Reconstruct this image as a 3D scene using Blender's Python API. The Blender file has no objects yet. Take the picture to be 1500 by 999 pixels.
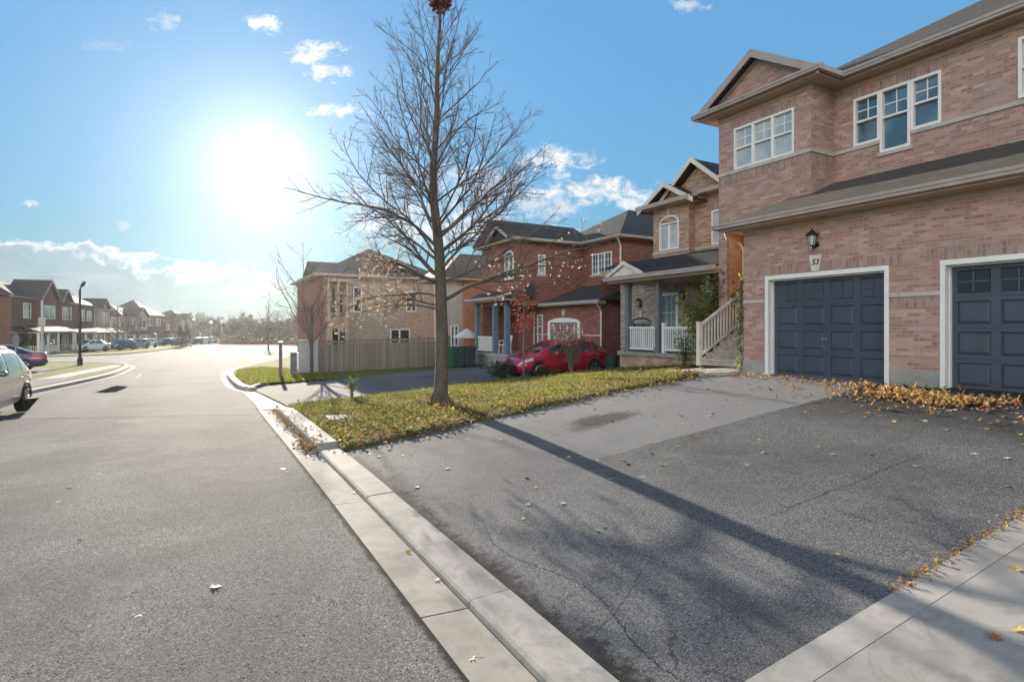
import bpy, bmesh, math, random
import numpy as np
from mathutils import Vector, Matrix, Euler
R = math.radians
sc = bpy.context.scene
COL = sc.collection
rng = random.Random(7)

# ------------------------------------------------------------------ camera
F = 830.0; CX = 750.0; CY = 480.0; CAMZ = 2.1
YAW = math.atan2(460.0, 830.0)
FW = (math.sin(YAW), math.cos(YAW)); RT = (math.cos(YAW), -math.sin(YAW))
cd = bpy.data.cameras.new('camera'); cam = bpy.data.objects.new('camera', cd); COL.objects.link(cam)
cam.location = (0, 0, CAMZ); cam.rotation_euler = (R(90), 0, -YAW)
cd.sensor_width = 36; cd.lens = F/1500*36; cd.shift_y = -19.5/1500
cd.clip_start = .05; cd.clip_end = 6000
sc.camera = cam

# ------------------------------------------------------------------ ground heights (x across the street, y along it)
def lerp_tab(v, tab):
    if v <= tab[0][0]: return tab[0][1]
    for (a, fa), (b, fb) in zip(tab, tab[1:]):
        if v <= b: return fa+(fb-fa)*(v-a)/(b-a)
    return tab[-1][1]
def G(y):                                   # the street falls gently away from the viewer
    return -.012*max(0.0, min(y, 150.)-8)
SL = [(-10, .102), (10, .102), (12.5, .08), (16, .056), (18.5, .024), (27, .022), (34, .012)]
def HL(x, y):                               # lots on the right of the street rise towards the houses
    return G(y)+.045+lerp_tab(y, SL)*max(0., min(x, 13.0)-2.13)
def at(px, py, h=G):                        # point of the ground seen at a place of the photograph
    t = (px-CX)/F; z = 0.
    for i in range(60):
        D = F*(CAMZ-z)/max(py-CY, 4.0)
        x = D*(FW[0]+t*RT[0]); y = D*(FW[1]+t*RT[1])
        z = .5*z+.5*(h(y) if h is G else h(x, y))
    return (x, y, z)

# ------------------------------------------------------------------ objects
OFF = {}
def tag(o, label=None, cat=None, group=None, kind=None):
    if label: o['label'] = label
    if cat: o['category'] = cat
    if group: o['group'] = group
    if kind: o['kind'] = kind
    return o
def thing(name, label, cat, loc=(0, 0, 0), rz=0., group=None):
    o = bpy.data.objects.new(name, None); COL.objects.link(o)
    o.location = loc; o.rotation_euler = (0, 0, rz); o.empty_display_size = .2
    OFF[o.name] = Vector((0, 0, 0))
    return tag(o, label, cat, group)
def wthing(name, label, cat, loc, group=None):      # its parts are given in world coordinates
    o = thing(name, label, cat, loc, 0., group); OFF[o.name] = Vector(loc); return o
def copy_tree(o, parent=None):
    c = o.copy(); COL.objects.link(c)
    if parent: c.parent = parent
    for ch in list(o.children): copy_tree(ch, c)
    return c

class MB:
    def __init__(s): s.v = []; s.f = []; s.m = []; s.rot = []
    def face(s, pts, mat=0, rot=False):
        b = len(s.v); s.v.extend(tuple(p) for p in pts); s.f.append(tuple(range(b, b+len(pts)))); s.m.append(mat); s.rot.append(rot)
    def mesh(s, verts, faces, mat=0):
        b = len(s.v); s.v.extend(tuple(p) for p in verts)
        for f in faces: s.f.append(tuple(i+b for i in f)); s.m.append(mat); s.rot.append(False)
    def box(s, x0, x1, y0, y1, z0, z1, mat=0, rot=False):
        if x0 > x1: x0, x1 = x1, x0
        if y0 > y1: y0, y1 = y1, y0
        if z0 > z1: z0, z1 = z1, z0
        p = [(x0, y0, z0), (x1, y0, z0), (x1, y1, z0), (x0, y1, z0), (x0, y0, z1), (x1, y0, z1), (x1, y1, z1), (x0, y1, z1)]
        for f in ((3, 2, 1, 0), (4, 5, 6, 7), (0, 1, 5, 4), (1, 2, 6, 5), (2, 3, 7, 6), (3, 0, 4, 7)):
            s.face([p[i] for i in f], mat, rot)
    def obox(s, O, U, N, a0, a1, b0, b1, z0, z1, mat=0, rot=False):   # a along U, b along N (outwards)
        P = lambda a, b, z: (O[0]+U[0]*a+N[0]*b, O[1]+U[1]*a+N[1]*b, O[2]+z)
        p = [P(a0, b0, z0), P(a1, b0, z0), P(a1, b1, z0), P(a0, b1, z0), P(a0, b0, z1), P(a1, b0, z1), P(a1, b1, z1), P(a0, b1, z1)]
        fl = (U[0]*N[1]-U[1]*N[0]) < 0
        for f in ((3, 2, 1, 0), (4, 5, 6, 7), (0, 1, 5, 4), (1, 2, 6, 5), (2, 3, 7, 6), (3, 0, 4, 7)):
            q = [p[i] for i in f]
            s.face(q[::-1] if fl else q, mat, rot)
    def prism(s, poly, axis, a, b, mat=0):           # poly in the other two axes, extruded along axis
        def mk(p, c):
            return (c, p[0], p[1]) if axis == 0 else ((p[0], c, p[1]) if axis == 1 else (p[0], p[1], c))
        A = [mk(p, a) for p in poly]; B = [mk(p, b) for p in poly]
        s.face(A, mat); s.face(B[::-1], mat)
        for i in range(len(poly)):
            j = (i+1) % len(poly); s.face([A[i], B[i], B[j], A[j]], mat)
    def tube(s, pts, rad, sides=6, mat=0, cap=True):
        n = len(pts); P = [Vector(p) for p in pts]
        if not hasattr(rad, '__len__'): rad = [rad]*n
        vs = []; up = None
        for i in range(n):
            d = (P[min(i+1, n-1)]-P[max(i-1, 0)])
            d = d.normalized() if d.length > 1e-9 else Vector((0, 0, 1))
            if up is None: up = Vector((1, 0, 0)) if abs(d.x) < .8 else Vector((0, 1, 0))
            a = up-d*up.dot(d)
            a = a.normalized() if a.length > 1e-5 else d.orthogonal().normalized()
            up = a; b = d.cross(a)
            for k in range(sides):
                t = 2*math.pi*k/sides
                vs.append(P[i]+(a*math.cos(t)+b*math.sin(t))*rad[i])
        fs = []
        for i in range(n-1):
            for k in range(sides):
                k2 = (k+1) % sides
                fs.append((i*sides+k, i*sides+k2, (i+1)*sides+k2, (i+1)*sides+k))
        if cap:
            fs.append(tuple(range(sides-1, -1, -1))); fs.append(tuple((n-1)*sides+k for k in range(sides)))
        s.mesh(vs, fs, mat)
    def cyl(s, c, r, h, sides=16, axis=2, mat=0, r2=None):
        c = Vector(c); d = Vector((axis == 0, axis == 1, axis == 2))
        s.tube([c, c+d*h], [r, r if r2 is None else r2], sides, mat)
    def lathe(s, c, prof, sides=16, mat=0):
        s.tube([(c[0], c[1], c[2]+z) for r, z in prof], [max(r, .0005) for r, z in prof], sides, mat)
    def wall(s, O, U, N, u0, u1, z0, z1, ops=(), reveal=.1, mat=0, rmat=None, sill=True):
        us = sorted({u0, u1}|{c for o in ops for c in o[:2] if u0 < c < u1}); zs = sorted({z0, z1}|{c for o in ops for c in o[2:4] if z0 < c < z1})
        P = lambda a, z, b=0: (O[0]+U[0]*a+N[0]*b, O[1]+U[1]*a+N[1]*b, O[2]+z)
        fl = (U[0]*N[1]-U[1]*N[0]) > 0                # keep normals outwards
        add = lambda q, m: s.face(q[::-1] if fl else q, m)
        for a, b in zip(us, us[1:]):
            for c, d in zip(zs, zs[1:]):
                ma, mc = (a+b)/2, (c+d)/2
                if any(o[0] < ma < o[1] and o[2] < mc < o[3] for o in ops): continue
                add([P(a, c), P(b, c), P(b, d), P(a, d)], mat)
        for o in ops:
            a, b, c, d = o[:4]; k = -reveal; rm = mat if rmat is None else rmat
            add([P(a, c), P(a, d), P(a, d, k), P(a, c, k)], rm); add([P(b, d), P(b, c), P(b, c, k), P(b, d, k)], rm)
            if sill: add([P(b, c), P(a, c), P(a, c, k), P(b, c, k)], rm)
            add([P(a, d), P(b, d), P(b, d, k), P(a, d, k)], rm)
    def build(s, name, mats, parent=None, smooth=False, off=None):
        if not isinstance(mats, (list, tuple)): mats = [mats]
        o_ = off if off is not None else (OFF.get(parent.name, Vector()) if parent else Vector())
        me = bpy.data.meshes.new(name)
        V = np.array(s.v, dtype=np.float64).reshape(-1, 3)-np.array(o_)
        me.from_pydata(V.tolist(), [], s.f)
        for m in mats: me.materials.append(m)
        n = len(me.polygons)
        me.polygons.foreach_set('material_index', s.m[:n])
        if smooth: me.polygons.foreach_set('use_smooth', [True]*n)
        # uv in metres: u along the contour of the face, v up its slope
        uvl = me.uv_layers.new(name='uv'); W = np.array(s.v).reshape(-1, 3)
        uv = np.zeros((len(me.loops), 2)); k = 0
        for i, f in enumerate(s.f):
            p = W[list(f)]
            if len(f) >= 3:
                nn = np.cross(p[1]-p[0], p[2]-p[0])
                if len(f) > 3 and np.abs(nn).sum() < 1e-12: nn = np.cross(p[2]-p[1], p[3]-p[2])
                L = np.linalg.norm(nn); nn = nn/L if L > 1e-12 else np.array((0, 0, 1.))
                if abs(nn[2]) > .999: t = np.array((1., 0, 0)); b = np.array((0, 1., 0))
                else:
                    t = np.array((-nn[1], nn[0], 0)); t /= np.linalg.norm(t); b = np.cross(nn, t)
                q = np.stack([p@t, p@b], 1)
                if s.rot[i]: q = q[:, ::-1]
                uv[k:k+len(f)] = q
            k += len(f)
        uvl.data.foreach_set('uv', uv.ravel())
        me.update()
        ob = bpy.data.objects.new(name, me); COL.objects.link(ob)
        if parent: ob.parent = parent
        OFF[ob.name] = Vector(o_)
        return ob

def build_split(mb, name, mats, parent, gapd=.03):
    """one object for every piece that does not touch the others"""
    par = list(range(len(mb.f)))
    def fd(i):
        while par[i] != i: par[i] = par[par[i]]; i = par[i]
        return i
    seen = {}
    for i, f in enumerate(mb.f):
        for v in f:
            kx = tuple(round(c, 4) for c in mb.v[v])
            if kx in seen: par[fd(i)] = fd(seen[kx])
            else: seen[kx] = i
    isl = {}
    for i in range(len(mb.f)): isl.setdefault(fd(i), []).append(i)
    L = []
    for fs in isl.values():
        P = np.array([mb.v[v] for i in fs for v in mb.f[i]]); L.append([fs, P.min(0)-gapd, P.max(0)+gapd])
    done = False
    while not done:
        done = True
        for i in range(len(L)):
            for j in range(len(L)-1, i, -1):
                if (L[i][1] <= L[j][2]).all() and (L[j][1] <= L[i][2]).all():
                    L[i] = [L[i][0]+L[j][0], np.minimum(L[i][1], L[j][1]), np.maximum(L[i][2], L[j][2])]; L.pop(j); done = False
    out = []
    for fs, a, b in L:
        q = MB()
        for i in fs: q.face([mb.v[v] for v in mb.f[i]], mb.m[i], mb.rot[i])
        out.append(q.build(name, mats, parent))
    return out
def setting(name, mb, mat, label=None, smooth=False):
    o = mb.build(name, mat, smooth=smooth); o['kind'] = 'structure'
    return o

def sheet(poly, hf, step=.6, dz=0., skirt=0., mat=0, stepx=None):   # a polygon draped over the ground; returns a MB
    bm = bmesh.new(); vs = [bm.verts.new((p[0], p[1], 0)) for p in poly]; bm.faces.new(vs)
    if bm.faces[:] and bm.faces.ensure_lookup_table() is None:
        bm.normal_update()
        if bm.faces[0].normal.z < 0: bmesh.ops.reverse_faces(bm, faces=bm.faces[:])
    bmesh.ops.triangulate(bm, faces=bm.faces[:])
    xs = [p[0] for p in poly]; ys = [p[1] for p in poly]
    for ax, lo, hi in ((0, min(xs), max(xs)), (1, min(ys), max(ys))):
        st = (stepx or step) if ax == 0 else step
        c = math.ceil(lo/st+1e-6)*st
        while c < hi-1e-6:
            co = (c, 0, 0) if ax == 0 else (0, c, 0); no = (1, 0, 0) if ax == 0 else (0, 1, 0)
            bmesh.ops.bisect_plane(bm, geom=bm.verts[:]+bm.edges[:]+bm.faces[:], plane_co=co, plane_no=no, dist=1e-5)
            c += st
    for v in bm.verts: v.co.z = hf(v.co.x, v.co.y)+dz
    mb = MB(); idx = {v: i for i, v in enumerate(bm.verts)}
    mb.v = [tuple(v.co) for v in bm.verts]
    for f in bm.faces:
        mb.f.append(tuple(idx[v] for v in f.verts)); mb.m.append(mat); mb.rot.append(False)
    if skirt:
        for e in bm.edges:
            if len(e.link_faces) == 1:
                a, b = e.verts
                l = e.link_loops[0]; a = l.vert; b = l.link_loop_next.vert
                mb.face([b.co, a.co, (a.co.x, a.co.y, a.co.z-skirt), (b.co.x, b.co.y, b.co.z-skirt)], mat)
    bm.free(); return mb

# ------------------------------------------------------------------ materials
class NT:
    def __init__(s, name):
        s.mat = bpy.data.materials.new(name); s.mat.use_nodes = True; s.t = s.mat.node_tree; s.t.nodes.clear()
        s.out = s.n('ShaderNodeOutputMaterial')
    def n(s, kind, **kw):
        nd = s.t.nodes.new(kind)
        for k, v in kw.items(): setattr(nd, k, v)
        return nd
    def set(s, inp, v):
        if isinstance(v, bpy.types.NodeSocket): s.t.links.new(v, inp)
        elif hasattr(v, '__len__') and len(v) == 3 and inp.type == 'RGBA': inp.default_value = (*v, 1)
        else: inp.default_value = v
    def m(s, op, a, b=None, c=None, clamp=False):
        nd = s.n('ShaderNodeMath', operation=op); nd.use_clamp = clamp
        s.set(nd.inputs[0], a)
        if b is not None: s.set(nd.inputs[1], b)
        if c is not None: s.set(nd.inputs[2], c)
        return nd.outputs[0]
    def vm(s, op, a, b=None):
        nd = s.n('ShaderNodeVectorMath', operation=op); s.set(nd.inputs[0], a)
        if b is not None: s.set(nd.inputs[1], b)
        return nd.outputs['Value'] if op in ('DOT_PRODUCT', 'LENGTH', 'DISTANCE') else nd.outputs[0]
    def coord(s, which='Object'): return s.n('ShaderNodeTexCoord').outputs[which]
    def sep(s, v):
        nd = s.n('ShaderNodeSeparateXYZ'); s.set(nd.inputs[0], v); return nd.outputs
    def comb(s, x, y, z):
        nd = s.n('ShaderNodeCombineXYZ'); s.set(nd.inputs[0], x); s.set(nd.inputs[1], y); s.set(nd.inputs[2], z); return nd.outputs[0]
    def noise(s, vec, scale, detail=3., rough=.55, dist=0., out='Fac'):
        nd = s.n('ShaderNodeTexNoise'); s.set(nd.inputs['Vector'], vec); nd.inputs['Scale'].default_value = scale
        nd.inputs['Detail'].default_value = detail; nd.inputs['Roughness'].default_value = rough; nd.inputs['Distortion'].default_value = dist
        return nd.outputs[out]
    def voro(s, vec, scale, feature='F1', out='Distance', rnd=1.):
        nd = s.n('ShaderNodeTexVoronoi', feature=feature); s.set(nd.inputs['Vector'], vec); nd.inputs['Scale'].default_value = scale
        nd.inputs['Randomness'].default_value = rnd
        return nd.outputs[out]
    def ramp(s, fac, stops, interp='LINEAR'):
        nd = s.n('ShaderNodeValToRGB'); s.set(nd.inputs[0], fac); cr = nd.color_ramp; cr.interpolation = interp
        while len(cr.elements) < len(stops): cr.elements.new(.5)
        for e, (p, c) in zip(cr.elements, stops):
            e.position = p; e.color = (*c, 1) if hasattr(c, '__len__') else (c, c, c, 1)
        return nd.outputs[0]
    def smooth(s, v, a, b):
        nd = s.n('ShaderNodeMapRange', interpolation_type='SMOOTHSTEP'); s.set(nd.inputs['Value'], v)
        nd.inputs['From Min'].default_value = a; nd.inputs['From Max'].default_value = b
        return nd.outputs[0]
    def mix(s, f, a, b, mode='MIX'):
        nd = s.n('ShaderNodeMix', data_type='RGBA', blend_type=mode); s.set(nd.inputs[0], f); s.set(nd.inputs[6], a); s.set(nd.inputs[7], b)
        return nd.outputs[2]
    def bump(s, h, strength=.3, dist=.01):
        nd = s.n('ShaderNodeBump'); s.set(nd.inputs['Height'], h); nd.inputs['Strength'].default_value = strength; nd.inputs['Distance'].default_value = dist
        return nd.outputs[0]
    def bsdf(s, color, rough=.7, normal=None, spec=.5, metal=0., coat=0., trans=0.):
        p = s.n('ShaderNodeBsdfPrincipled'); s.set(p.inputs['Base Color'], color); s.set(p.inputs['Roughness'], rough)
        s.set(p.inputs['Specular IOR Level'], spec); s.set(p.inputs['Metallic'], metal); s.set(p.inputs['Coat Weight'], coat)
        p.inputs['Coat Roughness'].default_value = .05
        if normal is not None: s.set(p.inputs['Normal'], normal)
        sh = p.outputs[0]
        if trans:
            t = s.n('ShaderNodeBsdfTranslucent'); s.set(t.inputs[0], color)
            mx = s.n('ShaderNodeMixShader'); mx.inputs[0].default_value = trans
            s.t.links.new(sh, mx.inputs[1]); s.t.links.new(t.outputs[0], mx.inputs[2]); sh = mx.outputs[0]
        s.t.links.new(sh, s.out.inputs[0]); return s.mat

def mat_plain(name, col, rough=.6, spec=.4, metal=0., vary=.12, scale=3., bump=0., coat=0., bscale=60.):
    k = NT(name); c = k.coord()
    f = k.noise(c, scale, 5, .65)
    a = tuple(x*(1-vary) for x in col); b = tuple(min(1, x*(1+vary)) for x in col)
    nrm = k.bump(k.noise(c, bscale, 3), bump, .004) if bump else None
    return k.bsdf(k.mix(k.smooth(f, .3, .7), a, b), rough, nrm, spec, metal, coat)

def mat_brick(name, c1, c2, mortar, bw=.225, bh=.075, extra=None, grey=None):
    k = NT(name); uv = k.coord('UV'); oc = k.coord()
    bt = k.n('ShaderNodeTexBrick'); k.set(bt.inputs['Vector'], uv); bt.offset = .5
    bt.inputs['Scale'].default_value = 1; bt.inputs['Brick Width'].default_value = bw; bt.inputs['Row Height'].default_value = bh
    bt.inputs['Mortar Size'].default_value = .006; bt.inputs['Mortar Smooth'].default_value = .25; bt.inputs['Bias'].default_value = 0
    bt.inputs['Color1'].default_value = (0, 0, 0, 1); bt.inputs['Color2'].default_value = (1, 1, 1, 1); bt.inputs['Mortar'].default_value = (.5, .5, .5, 1)
    per = k.n('ShaderNodeRGBToBW'); k.set(per.inputs[0], bt.outputs['Color'])
    # brick-by-brick tint: white noise on the brick's own cell
    sp = k.sep(uv); row = k.m('FLOOR', k.m('DIVIDE', sp[1], bh))
    odd = k.m('MULTIPLY', k.m('MODULO', k.m('ABSOLUTE', row), 2.), .5)
    colm = k.m('FLOOR', k.m('ADD', k.m('DIVIDE', sp[0], bw), odd))
    wn = k.n('ShaderNodeTexWhiteNoise', noise_dimensions='3D'); k.set(wn.inputs['Vector'], k.comb(colm, row, 3.))
    wc = k.sep(wn.outputs['Color'])
    mid = tuple((a+b)/2 for a, b in zip(c1, c2))
    base = k.ramp(wc[0], [(0, tuple(x*.78 for x in c1)), (.22, c1), (.55, mid), (.85, c2), (1, tuple(min(1, x*1.18) for x in c2))])
    if grey: base = k.mix(k.m('MULTIPLY', k.smooth(wc[1], .74, .8), .45), base, grey)
    weather = k.noise(oc, .8, 4, .6)
    base = k.mix(k.m('MULTIPLY', k.smooth(weather, .35, .75), .2), base, tuple(x*.72 for x in mid))
    base = k.mix(k.m('MULTIPLY', k.noise(oc, 45, 2), .35), base, tuple(x*.6 for x in mid))
    col = k.mix(bt.outputs['Fac'], base, k.mix(k.noise(oc, 14, 3), tuple(x*.75 for x in mortar), mortar))
    h = k.m('ADD', k.m('MULTIPLY', bt.outputs['Fac'], -1.), k.m('MULTIPLY', k.noise(oc, 70, 3), .45))
    return k.bsdf(col, .88, k.bump(h, .55, .006), .25)

def mat_shingle(name, c1, c2):
    k = NT(name); uv = k.coord('UV'); oc = k.coord()
    bt = k.n('ShaderNodeTexBrick'); k.set(bt.inputs['Vector'], uv); bt.offset = .37
    bt.inputs['Scale'].default_value = 1; bt.inputs['Brick Width'].default_value = .31; bt.inputs['Row Height'].default_value = .145
    bt.inputs['Mortar Size'].default_value = .007; bt.inputs['Mortar Smooth'].default_value = .6
    bt.inputs['Color1'].default_value = (*c1, 1); bt.inputs['Color2'].default_value = (*c2, 1); bt.inputs['Mortar'].default_value = (*[x*.35 for x in c1], 1)
    w = k.noise(oc, .55, 4)
    col = k.mix(k.m('MULTIPLY', k.smooth(w, .35, .7), .4), bt.outputs['Color'], tuple(x*.6 for x in c1))
    col = k.mix(k.m('MULTIPLY', k.noise(oc, 110, 2), .5), col, tuple(min(1, x*1.8) for x in c2))
    saw = k.m('FRACT', k.m('DIVIDE', k.sep(uv)[1], .145))
    return k.bsdf(col, .7, k.bump(k.m('ADD', k.m('MULTIPLY', saw, -.8), k.noise(oc, 90, 2)), .6, .008), .05)

def mat_glass(name, body, tint=(.5, .5, .5), rough=.03, blinds=False):
    k = NT(name); uv = k.coord('UV'); oc = k.coord()
    f = k.noise(oc, 1.3, 2)
    col = k.mix(k.smooth(f, .4, .62), body, tint)
    if blinds:
        sl = k.m('FRACT', k.m('DIVIDE', k.sep(oc)[2], .05)); col = k.mix(k.m('MULTIPLY', k.smooth(sl, .7, .95), .4), col, tuple(x*.5 for x in body))
    return k.bsdf(col, rough, k.bump(k.noise(oc, 1.2, 2), .06, .05), .9, 0., .8)

def mat_asphalt(name, dark, light, cells=95., bump=.5, rough=.62, extra=None, spec=.45):
    k = NT(name); oc = k.coord()
    stone = k.sep(k.voro(oc, cells, out='Color')); dist = k.voro(oc, cells)
    fine = k.noise(oc, 420, 3, .7)
    base = k.ramp(k.m('ADD', k.m('MULTIPLY', stone[0], .75), k.m('MULTIPLY', fine, .35)), [(.1, dark), (.6, tuple((a+b)/2 for a, b in zip(dark, light))), (.86, light), (1, tuple(min(1, c*2.0) for c in light))])
    base = k.mix(k.smooth(stone[1], .935, .945), base, tuple(c*.2 for c in dark))       # pits
    w = k.noise(oc, .35, 6, .65, .5); base = k.mix(k.m('MULTIPLY', k.smooth(w, .38, .66), .55), base, dark)
    w2 = k.noise(oc, 2.4, 5, .7); base = k.mix(k.m('MULTIPLY', k.smooth(w2, .45, .8), .3), base, light)
    if extra: base = extra(k, oc, base, dark, light)
    h = k.m('ADD', k.m('MULTIPLY', dist, -1.3), k.m('MULTIPLY', fine, .5))
    return k.bsdf(base, rough, k.bump(h, bump, .006), spec)

def mat_concrete(name, col, stain=.35, rough=.85, peb=.5):
    k = NT(name); oc = k.coord()
    w = k.noise(oc, 1.1, 6, .68); w2 = k.noise(oc, 6, 5, .7); g = k.noise(oc, 190, 3, .7)
    c = k.mix(k.m('MULTIPLY', k.smooth(w, .38, .7), stain), col, tuple(x*.55 for x in col))
    c = k.mix(k.m('MULTIPLY', k.smooth(w2, .5, .75), .3), c, tuple(min(1, x*1.25) for x in col))
    c = k.mix(k.m('MULTIPLY', k.smooth(g, .55, .75), peb), c, tuple(x*.5 for x in col))
    bl = k.noise(oc, 3.1, 7, .75, .6); c = k.mix(k.m('MULTIPLY', k.smooth(bl, .47, .62), .55), c, tuple(x*.60 for x in col))
    pit = k.voro(oc, 55); c = k.mix(k.m('MULTIPLY', k.smooth(pit, .14, .05), .55), c, tuple(x*.4 for x in col))
    return k.bsdf(c, rough, k.bump(k.m('ADD', k.m('MULTIPLY', g, .6), w2), .4, .006), .08)

def mat_leafy(name, cols, trans=.4, rough=.6, rnd='attr'):
    k = NT(name)
    if rnd == 'attr':
        a = k.n('ShaderNodeAttribute', attribute_name='tint'); fac = a.outputs['Fac']
    else: fac = k.n('ShaderNodeObjectInfo').outputs['Random']
    n = len(cols); c = k.ramp(fac, [(i/max(1, n-1), x) for i, x in enumerate(cols)])
    c = k.mix(k.m('MULTIPLY', k.noise(k.coord(), 60, 2), .4), c, tuple(x*.55 for x in cols[0]))
    return k.bsdf(c, rough, None, .25, trans=trans)

def mat_bark(name, c1, c2):
    k = NT(name); oc = k.coord(); sp = k.sep(oc)
    v = k.comb(k.m('MULTIPLY', sp[0], 9.), k.m('MULTIPLY', sp[1], 9.), k.m('MULTIPLY', sp[2], 1.6))
    n1 = k.noise(v, 3.2, 5, .7, 1.2); n2 = k.noise(oc, 40, 3)
    c = k.mix(k.smooth(n1, .35, .65), c1, c2); c = k.mix(k.m('MULTIPLY', n2, .4), c, tuple(x*.6 for x in c1))
    return k.bsdf(c, .95, k.bump(n1, .9, .03), .2)

M = {}
M['brick_pink'] = mat_brick('pink_brick', (.385, .21, .178), (.52, .332, .288), (.48, .395, .36), bw=.20, bh=.066, grey=(.33, .275, .28))
M['brick_soldier'] = mat_brick('soldier_course_brick', (.32, .19, .165), (.43, .29, .255), (.43, .37, .345), bw=.215, bh=.07, grey=(.31, .27, .28))
M['brick_bounce'] = mat_brick('bounce_lit_brick', (.74, .35, .16), (.80, .43, .22), (.70, .45, .28), bw=.215, bh=.07)  # brightened orange: sunlight bounced into the entry recess is put into the brick colour
M['brick_buff'] = mat_brick('buff_brick', (.33, .19, .12), (.50, .36, .26), (.45, .40, .34), grey=(.42, .38, .34))
M['brick_grey'] = mat_brick('grey_brick', (.30, .25, .21), (.48, .42, .36), (.45, .42, .38))
M['brick_red'] = mat_brick('red_brick', (.21, .068, .055), (.31, .12, .098), (.30, .24, .22))
M['brick_orange'] = mat_brick('orange_brick', (.40, .14, .06), (.52, .21, .10), (.45, .33, .25))
M['brick_tan'] = mat_brick('tan_brick', (.36, .30, .25), (.45, .39, .33), (.43, .39, .35))
M['brick_brown'] = mat_brick('brown_brick', (.13, .055, .045), (.19, .09, .07), (.2, .16, .14))
M['brick_dark_red'] = mat_brick('dark_red_brick', (.15, .05, .04), (.22, .085, .065), (.22, .17, .15))
M['shingle_grey'] = mat_shingle('grey_shingles', (.035, .037, .042), (.068, .066, .066))
M['shingle_near'] = mat_shingle('weathered_shingles', (.062, .056, .05), (.105, .095, .083))
M['shingle_brown'] = mat_shingle('brown_shingles', (.075, .064, .056), (.13, .112, .096))
M['shingle_dark'] = mat_shingle('dark_shingles', (.024, .026, .03), (.05, .05, .052))
M['trim_tan'] = mat_plain('tan_aluminium_trim', (.40, .30, .215), .5, .4, vary=.1)
M['trim_mauve'] = mat_plain('putty_painted_trim', (.37, .31, .285), .5, .4, vary=.1)
M['white'] = mat_plain('white_paint', (.78, .77, .75), .45, .4, vary=.05)
M['white_wood'] = mat_plain('weathered_white_wood', (.66, .62, .56), .6, .3, vary=.12, bump=.2)
M['stone'] = mat_concrete('stone_band', (.50, .47, .43), .2, .85, .3)
M['foundation'] = mat_concrete('foundation_concrete', (.36, .35, .33), .35)
M['kerb'] = mat_concrete('kerb_concrete', (.385, .36, .33), .6)
M['gutter'] = mat_concrete('gutter_concrete', (.35, .325, .295), .65)
M['walk'] = mat_concrete('walkway_concrete', (.35, .33, .305), .6)
M['door_blue'] = mat_plain('slate_blue_door_paint', (.048, .063, .088), .42, .45, vary=.12, scale=2)
M['door_pane'] = mat_plain('garage_glass', (.016, .022, .032), .3, .35)
M['pane_blind'] = mat_glass('window_glass_with_blinds', (.36, .40, .42), (.48, .50, .50), .04, True)
M['pane_blue'] = mat_glass('window_glass', (.05, .10, .13), (.12, .19, .22), .03)
M['pane_dark'] = mat_glass('dark_window_glass', (.02, .028, .035), (.06, .07, .08), .05)
M['black_metal'] = mat_plain('black_metal', (.018, .02, .024), .4, .5)
M['steel'] = mat_plain('galvanised_steel', (.35, .36, .36), .4, .5, .6)
M['frosted'] = mat_plain('frosted_glass', (.55, .55, .5), .2, .5)
M['post_grey'] = mat_plain('grey_painted_post', (.16, .18, .20), .6, .3)
M['stair_wood'] = mat_plain('weathered_stair_wood', (.36, .32, .28), .8, .2, vary=.3, scale=7, bump=.3)
def mat_fence(name, c1, c2):
    k = NT(name); oc = k.coord(); sp = k.sep(oc)
    cell = k.m('FLOOR', k.m('DIVIDE', sp[0], .14)); wn = k.n('ShaderNodeTexWhiteNoise', noise_dimensions='1D'); k.set(wn.inputs['W'], cell)
    grain = k.noise(k.comb(k.m('MULTIPLY', sp[0], 30.), sp[1], k.m('MULTIPLY', sp[2], 2.)), 3, 5, .7)
    c = k.mix(wn.outputs['Value'], c1, c2); c = k.mix(k.m('MULTIPLY', k.smooth(grain, .4, .7), .45), c, tuple(x*.5 for x in c1))
    gap = k.smooth(k.m('ABSOLUTE', k.m('SUBTRACT', k.m('FRACT', k.m('DIVIDE', sp[0], .14)), .5)), .44, .49)
    c = k.mix(k.m('MULTIPLY', gap, .85), c, tuple(x*.15 for x in c1))
    return k.bsdf(c, .9, k.bump(k.m('SUBTRACT', grain, k.m('MULTIPLY', gap, 3.)), .4, .01), .2)
M['fence'] = mat_fence('weathered_grey_boards', (.20, .17, .145), (.29, .255, .22))
M['bark'] = mat_bark('grey_bark', (.075, .062, .05), (.17, .145, .12))
M['bark_light'] = mat_bark('light_bark', (.13, .115, .10), (.22, .20, .175))
M['twig'] = mat_plain('twig_bark', (.105, .09, .08), .9, .15, vary=.25)
M['dirt'] = mat_plain('soil', (.10, .075, .05), .95, .1, vary=.4, scale=6, bump=.5)
M['tyre'] = mat_plain('tyre_rubber', (.018, .018, .018), .8, .3)
M['rim'] = mat_plain('alloy_rim', (.38, .39, .40), .3, .5, .85)
M['car_glass'] = mat_glass('car_glass', (.015, .02, .024), (.04, .05, .055), .02)
M['lamp_red'] = mat_plain('red_tail_lamp', (.32, .01, .012), .15, .5, coat=1)
M['lamp_clear'] = mat_plain('clear_headlamp', (.62, .64, .66), .12, .6, coat=1)
M['plastic_black'] = mat_plain('black_plastic', (.02, .02, .022), .55, .4)
M['plastic_white'] = mat_plain('white_plastic', (.75, .75, .74), .4, .4)
M['bin_green'] = mat_plain('green_bin_plastic', (.012, .095, .045), .5, .4)
M['bin_dark'] = mat_plain('dark_bin_plastic', (.014, .038, .034), .5, .4)
M['canvas'] = mat_plain('pale_canvas', (.60, .60, .58), .8, .2)
def car_paint(name, c, metal=.3): return mat_plain(name, c, .3, .5, metal, vary=.03, coat=.8)
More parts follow.
